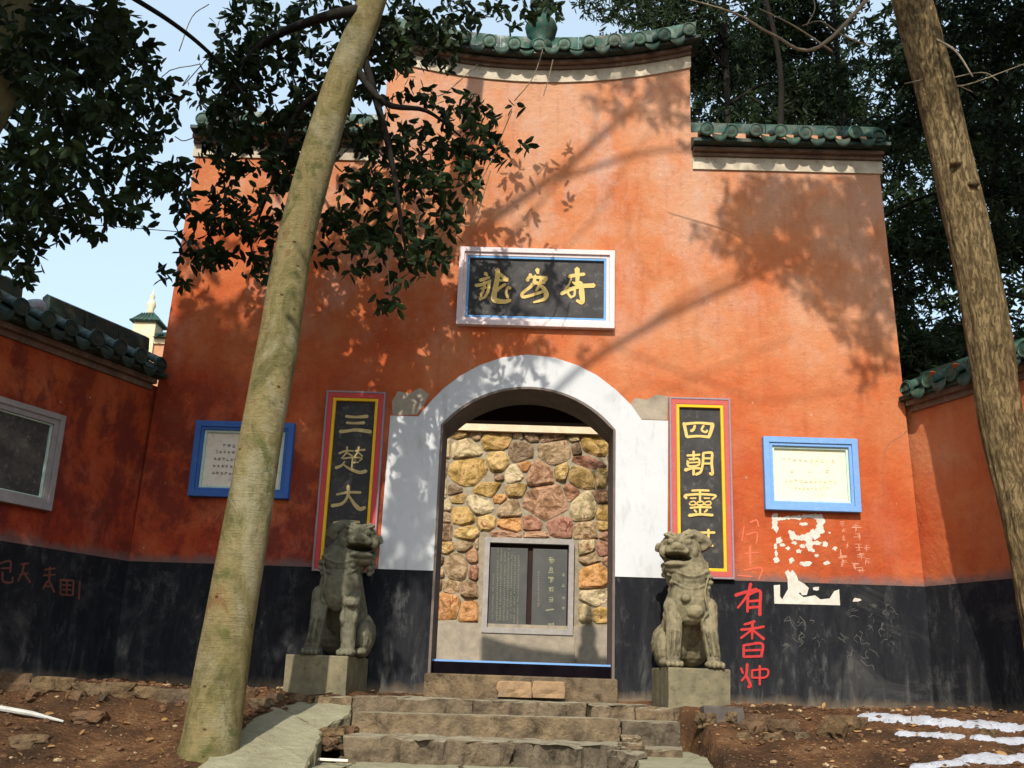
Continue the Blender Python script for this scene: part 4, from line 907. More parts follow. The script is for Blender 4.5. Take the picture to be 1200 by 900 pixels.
def lion_parts(m, legs, torso, head, cub, wide=1.0):
    """m = +1: head turned to viewer's right (left statue), -1 mirrored"""
    hx_, hz_ = head; L = []
    e = lambda c, r, a=0, b=0: L.append(('e', (c[0], c[1], c[2]), r, a*m, b*m))
    # trunk and haunches
    tx_, tz_ = torso
    L.append(('c', (tx_, -.02, tz_+.10), (tx_+m*.03, .22, .30), .175*wide, .19)); e((tx_, -.10, tz_+.02), (.175*wide, .13, .22)); e((tx_, -.08, tz_+.22), (.175*wide, .14, .16))
    e((tx_+m*.12, .26, .20), (.17, .22, .20)); e((tx_-m*.05, .30, .20), (.18, .20, .19)); e((tx_+m*.20, .12, .15), (.085, .17, .155)); e((tx_+m*.20, -.02, .04), (.06, .10, .04))
    # neck and mane
    L.append(('c', (tx_, .0, tz_+.22), (hx_-m*.03, -.02, hz_-.05), .195*wide, .17))
    # front legs
    for i, (lx, ftx) in enumerate(legs):
        L.append(('c', (lx, -.10, .50), (lx, -.15, .30), .082, .070)); L.append(('c', (lx, -.15, .30), (ftx, -.17, .08), .070, .062))
        e((ftx, -.20, .032), (.082, .105, .040))
        for k in range(4): e((ftx-.054+.036*k, -.285, .026), (.021, .035, .028))
        for k in range(3): L.append(('t', [(lx-.04+.04*k, -.222, .30), (ftx-.035+.035*k, -.238, .10)], .007))
    # head
    e((hx_, -.04, hz_+.01), (.185, .165, .145)); e((hx_+m*.01, -.09, hz_+.07), (.15, .12, .075)); e((hx_-m*.05, .06, hz_+.03), (.16, .15, .14))
    e((hx_+m*.038, -.165, hz_-.005), (.105, .075, .055)); e((hx_+m*.052, -.225, hz_+.022), (.052, .034, .034))
    for k in (-1, 1): e((hx_+m*.052+k*.036, -.232, hz_+.008), (.024, .020, .020)); e((hx_+m*.042+k*.06, -.205, hz_-.018), (.045, .035, .032))
    e((hx_+m*.045, -.15, hz_-.125), (.11, .080, .034)); e((hx_+m*.03, -.10, hz_-.165), (.12, .09, .045)); e((hx_-m*.02, -.10, hz_-.07), (.13, .07, .07))
    for k in (-1, 1):
        cx = hx_+m*.024+k*.075; e((cx, -.185, hz_+.066), (.032, .024, .026)); e((cx, -.165, hz_+.105), (.060, .038, .018), -k*.35*m); e((cx+k*.05, -.14, hz_-.02), (.045, .055, .055))
        for q in range(3): e((cx+(q-1)*.034, -.15, hz_+.135-.012*abs(q-1)), (.024, .026, .020))
    e((hx_+m*.05, -.18, hz_+.09), (.03, .035, .03))
    # swept-back outer ear / forelock
    L.append(('t', [(hx_-m*.02, -.08, hz_+.13), (hx_-m*.12, -.06, hz_+.135), (hx_-m*.21, -.05, hz_+.10), (hx_-m*.275, -.04, hz_+.05)], [.03, .04, .048, .052, .055, .056, .056, .056, .054, .052, .050, .048, .045, .042, .036, .024]))
    e((hx_-m*.19, -.03, hz_+.05), (.075, .05, .055)); L.append(('t', [(hx_+m*.17, -.02, hz_+.06), (hx_+m*.185, .02, hz_+.0)], .03))
    # mane curls
    for q in range(46):
        a = random.uniform(0, 6.28); zc = hz_-.02-random.random()*.26; rad_ = .165
        sx = hx_-m*.06*((hz_-zc)/.3)+rad_*math.cos(a)*1.02; sy = -.02+rad_*math.sin(a)*.9
        if sy < -.10 and abs(sx-hx_) < .13 and zc > hz_-.18: continue
        e((sx, sy, zc), (.030, .030, .026))
    # collar bands and bell
    for dz, rr in ((.10, .014), (.0, .011)):
        L.append(('t', [(tx_-.165*wide, .0, tz_+.24+dz), (tx_-.13*wide, -.16, tz_+.15+dz), (tx_, -.215, tz_+.10+dz), (tx_+.13*wide, -.16, tz_+.15+dz), (tx_+.165*wide, .0, tz_+.24+dz)], rr))
    L.append(('t', [(tx_-m*.14, -.19, tz_+.20), (tx_-m*.10, -.24, tz_+.05), (tx_-m*.13, -.22, tz_-.08), (tx_-m*.09, -.21, tz_-.14)], .011))
    for k in range(7): e((tx_-m*(.13+.03*math.sin(k)), -.17+.008*k, tz_+.25-.045*k), (.035, .03, .024))
    if cub:
        cx, cz = cub; L.append(('c', (cx, -.20, .06), (cx+.01, -.21, cz-.04), .060, .066)); e((cx+.01, -.24, cz), (.072, .06, .055)); e((cx+.015, -.29, cz-.012), (.036, .03, .026))
        for k in (-1, 1): e((cx+.01+k*.055, -.22, cz+.035), (.022, .02, .026)); e((cx+.01+k*.03, -.285, cz+.016), (.013, .012, .012))
        for k in (-1, 1): e((cx+k*.05, -.245, cz-.12), (.026, .03, .06))
    else:
        e((tx_-m*.02, -.17, tz_-.07), (.085, .07, .075)); e((tx_+m*.06, -.235, tz_+.02), (.042, .035, .035))
    return L
yl = -.46
PLft = at(377, 768, yl-.26); PLft = Vector((PLft.x, yl, PLft.z)); PRt = at(815, 783, yl-.26); PRt = Vector((PRt.x, yl, PRt.z))
lp_ = lion_parts(1, [(-.075, -.10), (.185, .19)], (.075, .56), (.195, .96), (.195, .43))
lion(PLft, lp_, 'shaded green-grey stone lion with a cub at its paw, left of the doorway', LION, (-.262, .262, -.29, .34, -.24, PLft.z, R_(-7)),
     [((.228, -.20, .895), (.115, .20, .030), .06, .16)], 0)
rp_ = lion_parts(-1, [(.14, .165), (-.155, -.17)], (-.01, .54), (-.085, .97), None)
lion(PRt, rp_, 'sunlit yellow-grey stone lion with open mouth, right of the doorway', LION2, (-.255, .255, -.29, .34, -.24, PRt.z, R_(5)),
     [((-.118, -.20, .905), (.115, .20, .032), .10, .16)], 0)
# pale paper stuck behind the left lion
# ------------------------------------------------------------------ far temple roof seen over the left wing
Y2 = 22.0; FT = thing('temple_hall', at(185, 420, Y2), 'distant temple end wall with cream pillar, green tiled cap and spire above the left wing', 'building')
WPIL = m_simple('cream_wall', (.72, .62, .42), (.60, .46, .26), 3, wld=True)
a_ = at(157, 377, Y2); b_ = at(177, 420, Y2); wdt = (b_.x-a_.x)
MB().box((a_.x, Y2, -.2), (a_.x+wdt, Y2+wdt, a_.z)).build('pillar', WPIL, FT)
c_ = Vector((a_.x+wdt/2, Y2+wdt/2, a_.z)); h_ = wdt*.5
MB().lathe([(h_*1.75, 0), (h_*1.9, .05), (h_*1.45, .16), (h_*.7, .34), (h_*.3, .42)], 4, c_, Matrix.Rotation(R_(45), 3, 'Z')).build('roof_cap', TILE, FT)
for k in range(4):
    for j in range(6):
        p0 = Matrix.Rotation(R_(90*k), 3, 'Z') @ Vector((-h_*1.15+h_*2.3*j/5, -h_*1.33, .03)); p1 = Matrix.Rotation(R_(90*k), 3, 'Z') @ Vector(((-h_*1.15+h_*2.3*j/5)*.45, -h_*.5, .36))
        MB().tube([c_+p0, c_+p1], .035, 6).build('cover_tile', TILE, FT)
MB().lathe([(.10, .38), (.13, .45), (.10, .55), (.15, .68), (.12, .82), (.05, .92), (.09, 1.0), (.03, 1.1), (.005, 1.3)], 12, c_).build('spire', WPIL, FT, smooth=True)
g0 = at(171, 388, Y2+.3); g1 = at(200, 398, Y2+.3)
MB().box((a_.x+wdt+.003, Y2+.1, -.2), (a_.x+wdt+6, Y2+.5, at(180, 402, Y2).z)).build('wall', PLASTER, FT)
MB().box((a_.x+wdt+.003, Y2+.03, at(180, 402, Y2).z+.003), (a_.x+wdt+6, Y2+.5, at(180, 396, Y2).z)).build('white_band', WPIL, FT)
zr = at(180, 396, Y2).z
MB().add([(a_.x+wdt+.003, Y2-.15, zr+.003), (a_.x+wdt+6, Y2-.15, zr+.003), (a_.x+wdt+6, Y2+1.2, zr+.5), (a_.x+wdt+.003, Y2+1.2, zr+.5), (a_.x+wdt+.003, Y2+1.2, zr+.003), (a_.x+wdt+6, Y2+1.2, zr+.003)], [(0, 1, 2, 3), (3, 2, 5, 4), (0, 4, 5, 1), (0, 3, 4), (1, 5, 2)]).build('roof', TILE, FT)
for j in range(9): MB().tube([(a_.x+wdt+.15+.28*j, Y2-.2, zr+.05), (a_.x+wdt+.15+.28*j, Y2+1.1, zr+.52)], .06, 6).build('cover_tile', TILE, FT)
# thin cable across the sky
tag(MB().tube([at(90, 262, 3), at(215, 272, 3), at(330, 284, 3)], .006, 5).build('cable', BARKD), 'thin dark cable crossing the pale sky above the left wing', 'cable')

# ------------------------------------------------------------------ trees
def depth_of(p): return (p-CC).dot(fw)
def trunk_mb(px_pts, n=28, sub=6, wob=.06, seed=0, fl=True):
    """px_pts: (px,py,y,width_px)"""
    P = []; Rr = []
    for px, py, y, wpx in px_pts:
        p = at(px, py, y); P.append(p); Rr.append(wpx*.5*depth_of(p)/CF)
    C2 = catmull(P, sub); R2 = [v.x for v in catmull([Vector((r, 0, 0)) for r in Rr], sub)]
    return MB().tube(C2, R2, n, wob=wob, seed=seed), C2, R2
def spread_twig(mb, p, d, L_, r, rnd_):
    k = 5; pts = [p]
    for i in range(k):
        d = (d+Vector((rnd_.uniform(-.25, .25), rnd_.uniform(-.25, .25), rnd_.uniform(-.2, .2)))).normalized(); pts.append(pts[-1]+d*L_/k)
    mb.tube(pts, [r*(1-.8*i/k) for i in range(k+1)], 5); return pts
# leaf geometry : folded pointed oval (8 verts -> 6 faces), batches via numpy
LV = np.array([(0, 0, 0), (.25, .17, .03), (.25, -.17, .03), (.68, .20, .03), (.68, -.20, .03), (1, 0, -.06), (.45, 0, -.03)])
LFc = np.array([(0, 2, 6), (0, 6, 1), (1, 6, 3), (2, 4, 6), (4, 5, 6), (6, 5, 3)])
def leaf_batch(pos, direc, size, nrm, wid=1.0):
    """arrays -> verts, faces"""
    d = direc/np.linalg.norm(direc, axis=1)[:, None]; nn = nrm-(nrm*d).sum(1)[:, None]*d; nn /= np.linalg.norm(nn, axis=1)[:, None]+1e-9; b = np.cross(nn, d)
    V = pos[:, None, :]+size[:, None, None]*(LV[None, :, 0:1]*d[:, None, :]+LV[None, :, 1:2]*wid*b[:, None, :]+LV[None, :, 2:3]*nn[:, None, :])
    Fc = LFc[None]+(np.arange(len(pos))*7)[:, None, None]
    return V.reshape(-1, 3), Fc.reshape(-1, 3)
def fast_mesh(name, V, Fc):
    me = bpy.data.meshes.new(name); me.vertices.add(len(V)); me.vertices.foreach_set('co', V.astype('f').ravel())
    me.loops.add(Fc.size); me.loops.foreach_set('vertex_index', Fc.astype('i').ravel())
    me.polygons.add(len(Fc)); me.polygons.foreach_set('loop_start', np.arange(0, Fc.size, 3)); me.polygons.foreach_set('loop_total', np.full(len(Fc), 3))
    me.update(calc_edges=True); me.validate(); return me
def sprigs(centres, k=(5, 8), size=(.075, .125), droop=.5, seed=1):
    """rosettes of leaves round twig ends"""
    r = np.random.default_rng(seed); pos = []; dr = []; sz = []; nm = []
    for c in centres:
        ax = r.normal(size=3); ax[2] = -abs(ax[2])*droop+.1; ax /= np.linalg.norm(ax)
        t = np.cross(ax, [0.3, 1, .2]); t /= np.linalg.norm(t); b = np.cross(ax, t); n = r.integers(*k)
        a0 = r.uniform(0, 6.28)
        for i in range(n):
            a = a0+i*2.4; sp = r.uniform(.6, 1.7); out = (math.cos(a)*t+math.sin(a)*b)*sp+ax*.9; out[2] -= droop*.5
            pos.append(c+ax*r.uniform(-.10, .05)); dr.append(out); sz.append(r.uniform(*size)); nn = ax*1.0+r.normal(size=3)*.35; nn[2] += .3; nm.append(nn)
    return np.array(pos), np.array(dr), np.array(sz), np.array(nm)
def make_tree_leaves(T, centres, mat, seed, size=(.075, .125), k=(5, 8), singles=300, droop=.5, wid=1.0, maxkeep=None):
    pos, dr, sz, nm = sprigs(centres, k, size, droop, seed)
    if singles:
        # individual leaves: those that show largest and lie inside the picture
        sc_ = np.zeros(len(pos))
        v = pos-np.array(CC); dep = v@np.array(fw); xx = 600+CF*(v@np.array(rt))/dep; yy = 450-CF*(v@np.array(up))/dep
        vis = (dep > .5) & (xx > 5) & (xx < 1195) & (yy > 5) & (yy < 895); sc_ = np.where(vis, sz/np.maximum(dep, .5), 0)
        if singles < len(pos):
            idx = np.argsort(-sc_)[:singles]
        else: idx = np.arange(len(pos))
        me0 = bpy.data.meshes.new('leaf'); me0.from_pydata([tuple((a, b*wid, c)) for a, b, c in LV], [], [tuple(f_) for f_ in LFc]); me0.materials.append(mat)
        bl = base(T)
        for i in idx:
            if sc_[i] <= 0: continue
            d = Vector(dr[i]).normalized(); n_ = Vector(nm[i]); n_ = (n_-d*n_.dot(d)).normalized(); b = n_.cross(d)
            o = bpy.data.objects.new('leaf', me0); col.objects.link(o); o.parent = T
            o.matrix_local = Matrix.Translation(Vector(pos[i])-bl) @ Matrix(((d.x, b.x, n_.x), (d.y, b.y, n_.y), (d.z, b.z, n_.z))).to_4x4() @ Matrix.Scale(float(sz[i]), 4)
        keep = np.ones(len(pos), bool); keep[[i for i in idx if sc_[i] > 0]] = False
        pos, dr, sz, nm = pos[keep], dr[keep], sz[keep], nm[keep]
    V, Fc = leaf_batch(pos, dr, sz, nm, wid)
    return link('foliage', fast_mesh('foliage', V, Fc), mat, T, kind='stuff')
def blob_points(blobs, r):
    """blobs: (px,py,rx,ry,n,y0,y1) -> world points; ellipse in the photograph, depth between planes y0..y1"""
    out = []
    for px, py, rx, ry, n, y0, y1 in blobs:
        n = int(n); k = 0
        while k < n:
            a = r.uniform(0, 6.283); q = r.random()**.5*(1+.18*math.sin(3*a+px)); x = px+rx*q*math.cos(a); y = py+ry*q*math.sin(a)
            out.append(tuple(at(x, y, r.uniform(y0, y1)))); k += 1
    return out
SV = np.array(S)
def cast_points(blobs, r, t0=6.2, t1=7.6, avoid=None):
    """points off the frame, up-sun of a patch of wall, whose shade falls on that patch"""
    out = []
    for px, py, rx, ry, n in blobs:
        for _ in range(int(n)):
            a = r.uniform(0, 6.283); q = r.random()**.5*(1+.2*math.sin(3*a+py)); P = at(px+rx*q*math.cos(a), py+ry*q*math.sin(a), 0); t = r.uniform(t0, t1)
            for _k in range(14):
                Q = P+S*t; x_, y_, d_ = proj(Q)
                if d_ < .3 or y_ < -60: break
                t += .3
            if avoid and avoid(P): continue
            out.append(tuple(Q))
    return out
rg = np.random.default_rng(11); rr = random.Random(5)
# ---- pale leaning trunk (left)
gb = ground_at(247, 884); yb_ = gb.y; print('left trunk foot', gb, 'g', g(gb.x, gb.y))
TA = thing('leaning_tree', gb, 'tree with smooth pale grey-green trunk leaning right, left of the steps', 'tree')
tpts = [(237, 945, yb_, 92), (243, 893, yb_, 74), (250, 850, yb_, 65), (262, 770, yb_, 61), (276, 690, yb_, 57), (292, 600, yb_, 53), (308, 500, yb_, 49), (326, 400, yb_+.05, 46), (342, 300, yb_+.1, 43.5), (368, 200, yb_+.1, 42), (398, 100, yb_+.1, 38), (436, 0, yb_+.1, 33), (470, -110, yb_, 31), (495, -260, yb_-.2, 28), (505, -420, yb_-.5, 22)]
mb, CA, RA = trunk_mb(tpts, 40, 8, .07, 3); mb.build('trunk', BARK1, TA, smooth=True)
def limb(T, pts, r0, r1, mat=BARKD, n=8, name='limb', wob=0):
    q = catmull([Vector(p) for p in pts], 5); return MB().tube(q, [r0+(r1-r0)*i/(len(q)-1) for i in range(len(q))], n, wob=wob).build(name, mat, T, smooth=True)
limb(TA, [at(432, 10, yb_+.1), at(380, 20, -2.3), at(310, 50, -2.0), at(262, 110, -1.9), at(240, 180, -1.8)], .05, .012)
limb(TA, [at(410, 70, yb_+.1), at(450, 120, -2.2), at(500, 130, -1.9), at(540, 160, -1.7)], .035, .008)
limb(TA, [at(400, 95, yb_+.1), at(350, 130, -2.0), at(320, 210, -1.9), at(290, 290, -1.7)], .035, .008)
limb(TA, [at(420, 45, yb_+.1), at(455, 170, -2.0), at(470, 260, -1.9), at(480, 320, -1.8)], .035, .006)
limb(TA, [at(150, -6, -2.6), at(195, 22, -2.4), at(232, 50, -2.2), at(262, 80, -2.0), at(300, 130, -2.0)], .022, .014)
blobsA = [(290, 40, 55, 45, 44, -2.05, -1.2), (370, 30, 70, 45, 81, -2.05, -1.2), (460, 30, 60, 40, 52, -2.05, -1.2), (530, 15, 50, 25, 25, -2.05, -1), (270, 95, 45, 35, 33, -2.05, -1.2), (330, 100, 60, 45, 67, -2.05, -1.2), (440, 90, 70, 50, 63, -2.05, -1), (500, 60, 45, 30, 22, -2.05, -1),
          (265, 150, 38, 40, 41, -2.05, -1.2), (310, 190, 60, 40, 44, -2.05, -1.2), (360, 170, 50, 40, 33, -2.05, -1.2), (460, 180, 60, 50, 63, -2.05, -1), (545, 160, 45, 35, 30, -2.05, -1), (535, 120, 30, 22, 10, -2.05, -1), (580, 180, 18, 25, 6, -2.05, -1.2),
          (250, 240, 40, 30, 24, -2.05, -1.2), (290, 265, 60, 35, 30, -2.05, -1.2), (360, 250, 40, 30, 15, -2.05, -1.2), (420, 250, 45, 40, 28, -2.05, -1.1), (490, 240, 50, 40, 37, -2.05, -1.1), (520, 200, 50, 35, 30, -2.05, -1.1), (240, 290, 35, 22, 15, -2.05, -1.3), (310, 310, 50, 16, 15, -2.05, -1.3), (400, 300, 35, 20, 12, -2.05, -1.3), (475, 300, 35, 32, 19, -2.05, -1.3), (515, 290, 22, 25, 9, -2.05, -1.3), (205, 325, 14, 12, 4, -2.05, -1.5), (455, 355, 14, 14, 4, -2.05, -1.6), (535, 270, 14, 14, 3, -2.05, -1.6), (603, 128, 6, 6, 1, -2.05, -2), (618, 168, 8, 8, 2, -2.05, -2), (600, 15, 35, 15, 10, -2.05, -1), (645, 12, 15, 10, 5, -2.05, -1)]
cA = blob_points(blobsA, rg)
# crown outside the picture whose shade falls over the left half of the gate
def lerp_trunk_x(z):
    for a, b in zip(CA, CA[1:]):
        if a.z <= z <= b.z: return a.x+(b.x-a.x)*(z-a.z)/(b.z-a.z)
    return CA[-1].x
def near_trunk(P):
    t = -yb_/(-S.y); z = P.z+S.z*t; x = P.x+S.x*t
    return z > -.5 and abs(x-lerp_trunk_x(z)) < .22
shadeA = [(250, 420, 80, 55, 52), (380, 410, 90, 55, 70), (480, 360, 60, 50, 55), (500, 420, 60, 30, 40), (200, 480, 60, 70, 70), (330, 500, 110, 60, 120), (440, 520, 60, 60, 60), (470, 640, 45, 60, 40), (300, 620, 120, 60, 130), (170, 600, 60, 70, 80), (300, 740, 140, 60, 120), (420, 760, 50, 50, 36), (150, 700, 50, 80, 60), (420, 300, 60, 30, 20), (610, 410, 60, 20, 16), (620, 360, 60, 40, 12), (560, 440, 40, 30, 14), (240, 300, 40, 30, 10), (60, 800, 60, 70, 60), (200, 810, 90, 50, 55), (-80, 640, 120, 200, 260), (40, 470, 70, 90, 110)]
shadeA = [(a, b, c, d, int(n*1.55)) for a, b, c, d, n in shadeA]+[(385, 790, 60, 30, 40), (400, 690, 50, 80, 80)]
crA = cast_points(shadeA, rg, avoid=near_trunk)
def above(pts, frac, r):          # upper layers of the same crown, over the frame, that shade the lower sprays
    out = []
    for P in pts:
        if r.random() > frac: continue
        t = r.uniform(1.5, 3.5); P = Vector(P)
        for _k in range(20):
            Q = P+S*t; x_, y_, d_ = proj(Q)
            if d_ < .3 or y_ < -50: break
            t += .3
        tq = (Q.y-yb_)/S.y if Q.y < yb_ else 0; qz = Q.z-S.z*tq
        if Q.y < yb_+.2 and abs(Q.x-S.x*tq-lerp_trunk_x(qz)) < .27: continue
        out.append(tuple(Q))
    return out
crA += above(cA, .5, rg)
make_tree_leaves(TA, np.array(cA+crA), LEAF, 21, size=(.085, .135))
# ---- twigs hanging free over the wall
mb = MB()
for a_, b_, c_ in (((640, 45), (625, 90), (603, 118)), ((648, 70), (642, 95), (637, 112)), ((575, 200), (555, 260), (530, 262)), ((600, 130), (570, 200), (540, 250)), ((470, 250), (455, 300), (457, 345)), ((560, 75), (520, 110), (500, 110)), ((175, 160), (190, 90), (235, 75)), ((210, 60), (225, 20), (245, 5)), ((250, 60), (215, 100), (222, 88)), ((230, 160), (215, 165), (205, 160)), ((120, 280), (102, 262), (90, 230))):
    MB().tube(catmull([at(*a_, -1.8), at(*b_, -1.8), at(*c_, -1.8)], 4), .0045, 5).build('bare_twig', TWIG, TA)
# ---- tree at the upper left corner
TC_ = thing('dark_tree', (-5.4, -3.4, g(-5.4, -3.4)), 'dark leafy tree with its trunk in the top left corner of the picture', 'tree')
base_c = Vector((-4.6, -3.9, g(-5, -3.9)))
mb = MB(); q = catmull([base_c, base_c+Vector((.15, .1, 2)), at(-30, 150, -3.4), at(-2, 60, -3.3), at(22, -20, -3.2), at(70, -200, -3.2)], 6); mb.tube(q, [.17-.06*i/(len(q)-1) for i in range(len(q))], 20, wob=.06); mb.build('trunk', BARK1, TC_, smooth=True)
for pts, r0 in (([at(0, 60, -3.3), at(60, 70, -3.0), at(120, 110, -2.6), at(180, 160, -2.2)], .04), ([at(-20, 120, -3.4), at(40, 180, -3.0), at(80, 240, -2.7), at(110, 290, -2.5)], .035), ([at(10, 20, -3.3), at(90, 10, -2.9), at(150, 40, -2.5), at(190, 120, -2.3)], .035)):
    limb(TC_, pts, r0, .008)
blobsC = [(30, 50, 60, 60, 100, -4, -2), (100, 30, 60, 50, 90, -3.8, -1.8), (60, 130, 70, 60, 115, -4, -2), (140, 90, 50, 55, 75, -3.6, -1.8), (30, 210, 50, 50, 80, -3.8, -1.8), (120, 165, 60, 40, 60, -3.6, -1.8), (185, 130, 28, 40, 22, -3, -1.8), (130, 225, 60, 26, 34, -3.4, -1.8), (190, 195, 32, 28, 22, -3, -1.8), (60, 250, 45, 30, 32, -3.4, -1.8), (15, 290, 30, 36, 34, -3.4, -1.8), (150, 250, 30, 16, 10, -3, -1.8), (105, 275, 16, 14, 6, -3, -2), (35, 320, 14, 12, 3, -3, -2), (210, 60, 0, 0, 0, -3, -2), (170, 60, 25, 25, 12, -3.2, -2), (205, 215, 22, 16, 8, -2.8, -1.8)]
cC = blob_points(blobsC, rg)
make_tree_leaves(TC_, np.array(cC+above(cC, .8, rg)), LEAF, 23, size=(.08, .125))
# ---- furrowed trunk (right)
yr = -1.5
TBt = thing('furrowed_tree', Vector((at(1240, 880, yr).x, yr, g(4.0, yr))), 'tree with rough furrowed brown trunk leaning left across the right wing wall', 'tree')
rpts = [(1272, 940, yr, 66), (1252, 860, yr, 63), (1228, 740, yr, 58), (1202, 610, yr, 52), (1175, 500, yr, 50), (1159, 400, yr, 49), (1141, 300, yr, 49), (1107, 150, yr, 46), (1082, 50, yr-.05, 44), (1066, -10, yr-.1, 43), (1040, -120, yr-.3, 40), (1020, -260, yr-.7, 34), (1010, -420, yr-1.2, 26)]
mb, CB, RB = trunk_mb(rpts, 96, 22, .08, 9)
for vi, v in enumerate(mb.v):                       # real furrows on the bark surface
    p = Vector(v); c_ = min(CB, key=lambda q: abs(q.z-p.z)); d = (p-c_); d.z = 0; L_ = d.length
    if L_ > 0: 
        a = math.atan2(d.y, d.x); k = mn.noise((a*4, p.z*1.2, 0))*.5-abs(mn.noise((a*9, p.z*2.6, 5)))*.9; mb.v[vi] = tuple(p+d/L_*k*.024)
mb.build('trunk', BARK2, TBt, smooth=True)
for (px, py) in ((1088, 42), (1120, 190), (1141, 215)):    # old branch scars
    p = at(px, py, yr-.17); MB().ell(p, (.05, .04, .035)).build('knot', BARK2, TBt, smooth=True)
limb(TBt, [at(1095, 45, yr-.15), at(1120, 60, yr-.5), at(1140, 90, yr-.6)], .012, .006, TWIG)
# bare branches top right
for pts, r0 in (([(1050, -40), (960, 55), (905, 40), (860, 15), (780, -8)], .02), ([(975, 60), (930, 30), (890, 10)], .010), ([(1020, 55), (985, 40), (962, 25), (940, 30)], .008), ([(1090, 100), (1130, 100), (1200, 75)], .010), ([(1100, 95), (1150, 85), (1170, 95)], .006), ([(945, 30), (955, 10), (950, -10)], .006), ([(1060, 98), (1100, 92), (1140, 108)], .006)):
    limb(TBt, [at(a, b, -1.6) for a, b in pts], r0, .004, TWIG)
# limbs outside the picture that throw the branch shadows on the gate
def cast_limb(pts, w0, w1, t=9.5):
    P = [at(px, py, 0)+S*(t+.25*i) for i, (px, py) in enumerate(pts)]; limb(TBt, P, w0*.55, w1*.55, BARK2, 8)
cast_limb([(470, 330), (545, 280), (615, 230), (665, 195), (715, 150), (765, 112), (830, 60)], .10, .04)
cast_limb([(655, 210), (700, 195), (750, 180), (800, 176), (860, 190)], .05, .025)
cast_limb([(655, 300), (700, 250), (735, 190), (780, 130)], .016, .012); cast_limb([(590, 285), (640, 230), (690, 170), (700, 120)], .035, .015)
cast_limb([(640, 470), (700, 418), (800, 362), (880, 325), (960, 280), (1030, 240)], .062, .05); cast_limb([(740, 395), (800, 350), (870, 315)], .03, .02)
cast_limb([(700, 400), (770, 425), (850, 455), (900, 470), (1000, 455)], .014, .012); cast_limb([(760, 470), (820, 440), (880, 415), (930, 395)], .012, .010)
cast_limb([(820, 420), (815, 380), (830, 350)], .010, .008); cast_limb([(770, 330), (740, 290), (735, 240)], .010, .006); cast_limb([(710, 470), (760, 450), (830, 465)], .010, .008)
crownB = [(750, 112, 65, 30, 42), (790, 95, 30, 28, 30), (930, 260, 95, 55, 70), (1010, 300, 50, 80, 50), (740, 130, 30, 16, 6), (900, 240, 65, 32, 70), (960, 235, 75, 32, 85), (1010, 250, 45, 45, 75), (880, 280, 55, 35, 45), (940, 300, 65, 45, 80), (1000, 330, 45, 60, 85), (960, 340, 30, 30, 14), (1030, 380, 28, 50, 34), (1020, 430, 20, 25, 8), (1080, 300, 30, 80, 30), (880, 180, 70, 20, 10)]
pB = cast_points(crownB, rg, 6.4, 8.0)
# high crown that keeps the evergreens behind the gate in shade
hiB = []
for _ in range(7000):
    P = np.array([rg.uniform(1.2, 11), rg.uniform(2.2, 7), rg.uniform(2.5, 10.5)]); Q = P+SV*rg.uniform(7.0, 9.5)
    wz = P[2]-P[1]*.643/.759                     # where its ray crosses the gate plane
    if wz < 5.9 and abs(P[0]-P[1]*.14) < 3.5: continue
    x_, y_, d_ = proj(Q)
    if d_ > .3 and y_ > -60 and y_ < 960 and -60 < x_ < 1260: continue
    hiB.append(tuple(Q))
make_tree_leaves(TBt, np.array(pB), LEAFB, 31, size=(.09, .15), singles=0, wid=.7)
TH_ = thing('unseen_shade_tree', (6.5, -9, g(6.5, -9)), 'tall dark evergreen tree standing to the right behind the viewer', 'tree')
limb(TH_, [(6.5, -9, g(6.5, -9)-.1), (6.3, -8.6, 3), (6.0, -8, 6.5), (5.6, -7, 10)], .22, .08, BARKD, 16, 'trunk')
make_tree_leaves(TH_, np.array(hiB), LEAFB, 33, size=(.16, .26), singles=0, wid=.9)
# ---- unseen crown added overhead on the left to deepen shade and block sky
TL_ = thing('unseen_shade_tree', (-8.0, -10.5, g(-8, -10.5)), 'unseen dark evergreen added left behind the viewer to deepen the shade', 'tree')
limb(TL_, [(-8, -10.5, g(-8, -10.5)-.1), (-7.6, -10, 3), (-7, -9.3, 6.5), (-6, -8.5, 10)], .22, .08, BARKD, 16, 'trunk')
hiL = cast_points([(60, 560, 200, 230, 420), (300, 560, 200, 170, 420), (0, 800, 240, 90, 160), (250, 420, 170, 60, 90)], rg, 9.0, 12.0, avoid=near_trunk)
make_tree_leaves(TL_, np.array(hiL), LEAFB, 35, size=(.14, .24), singles=0, wid=.9)
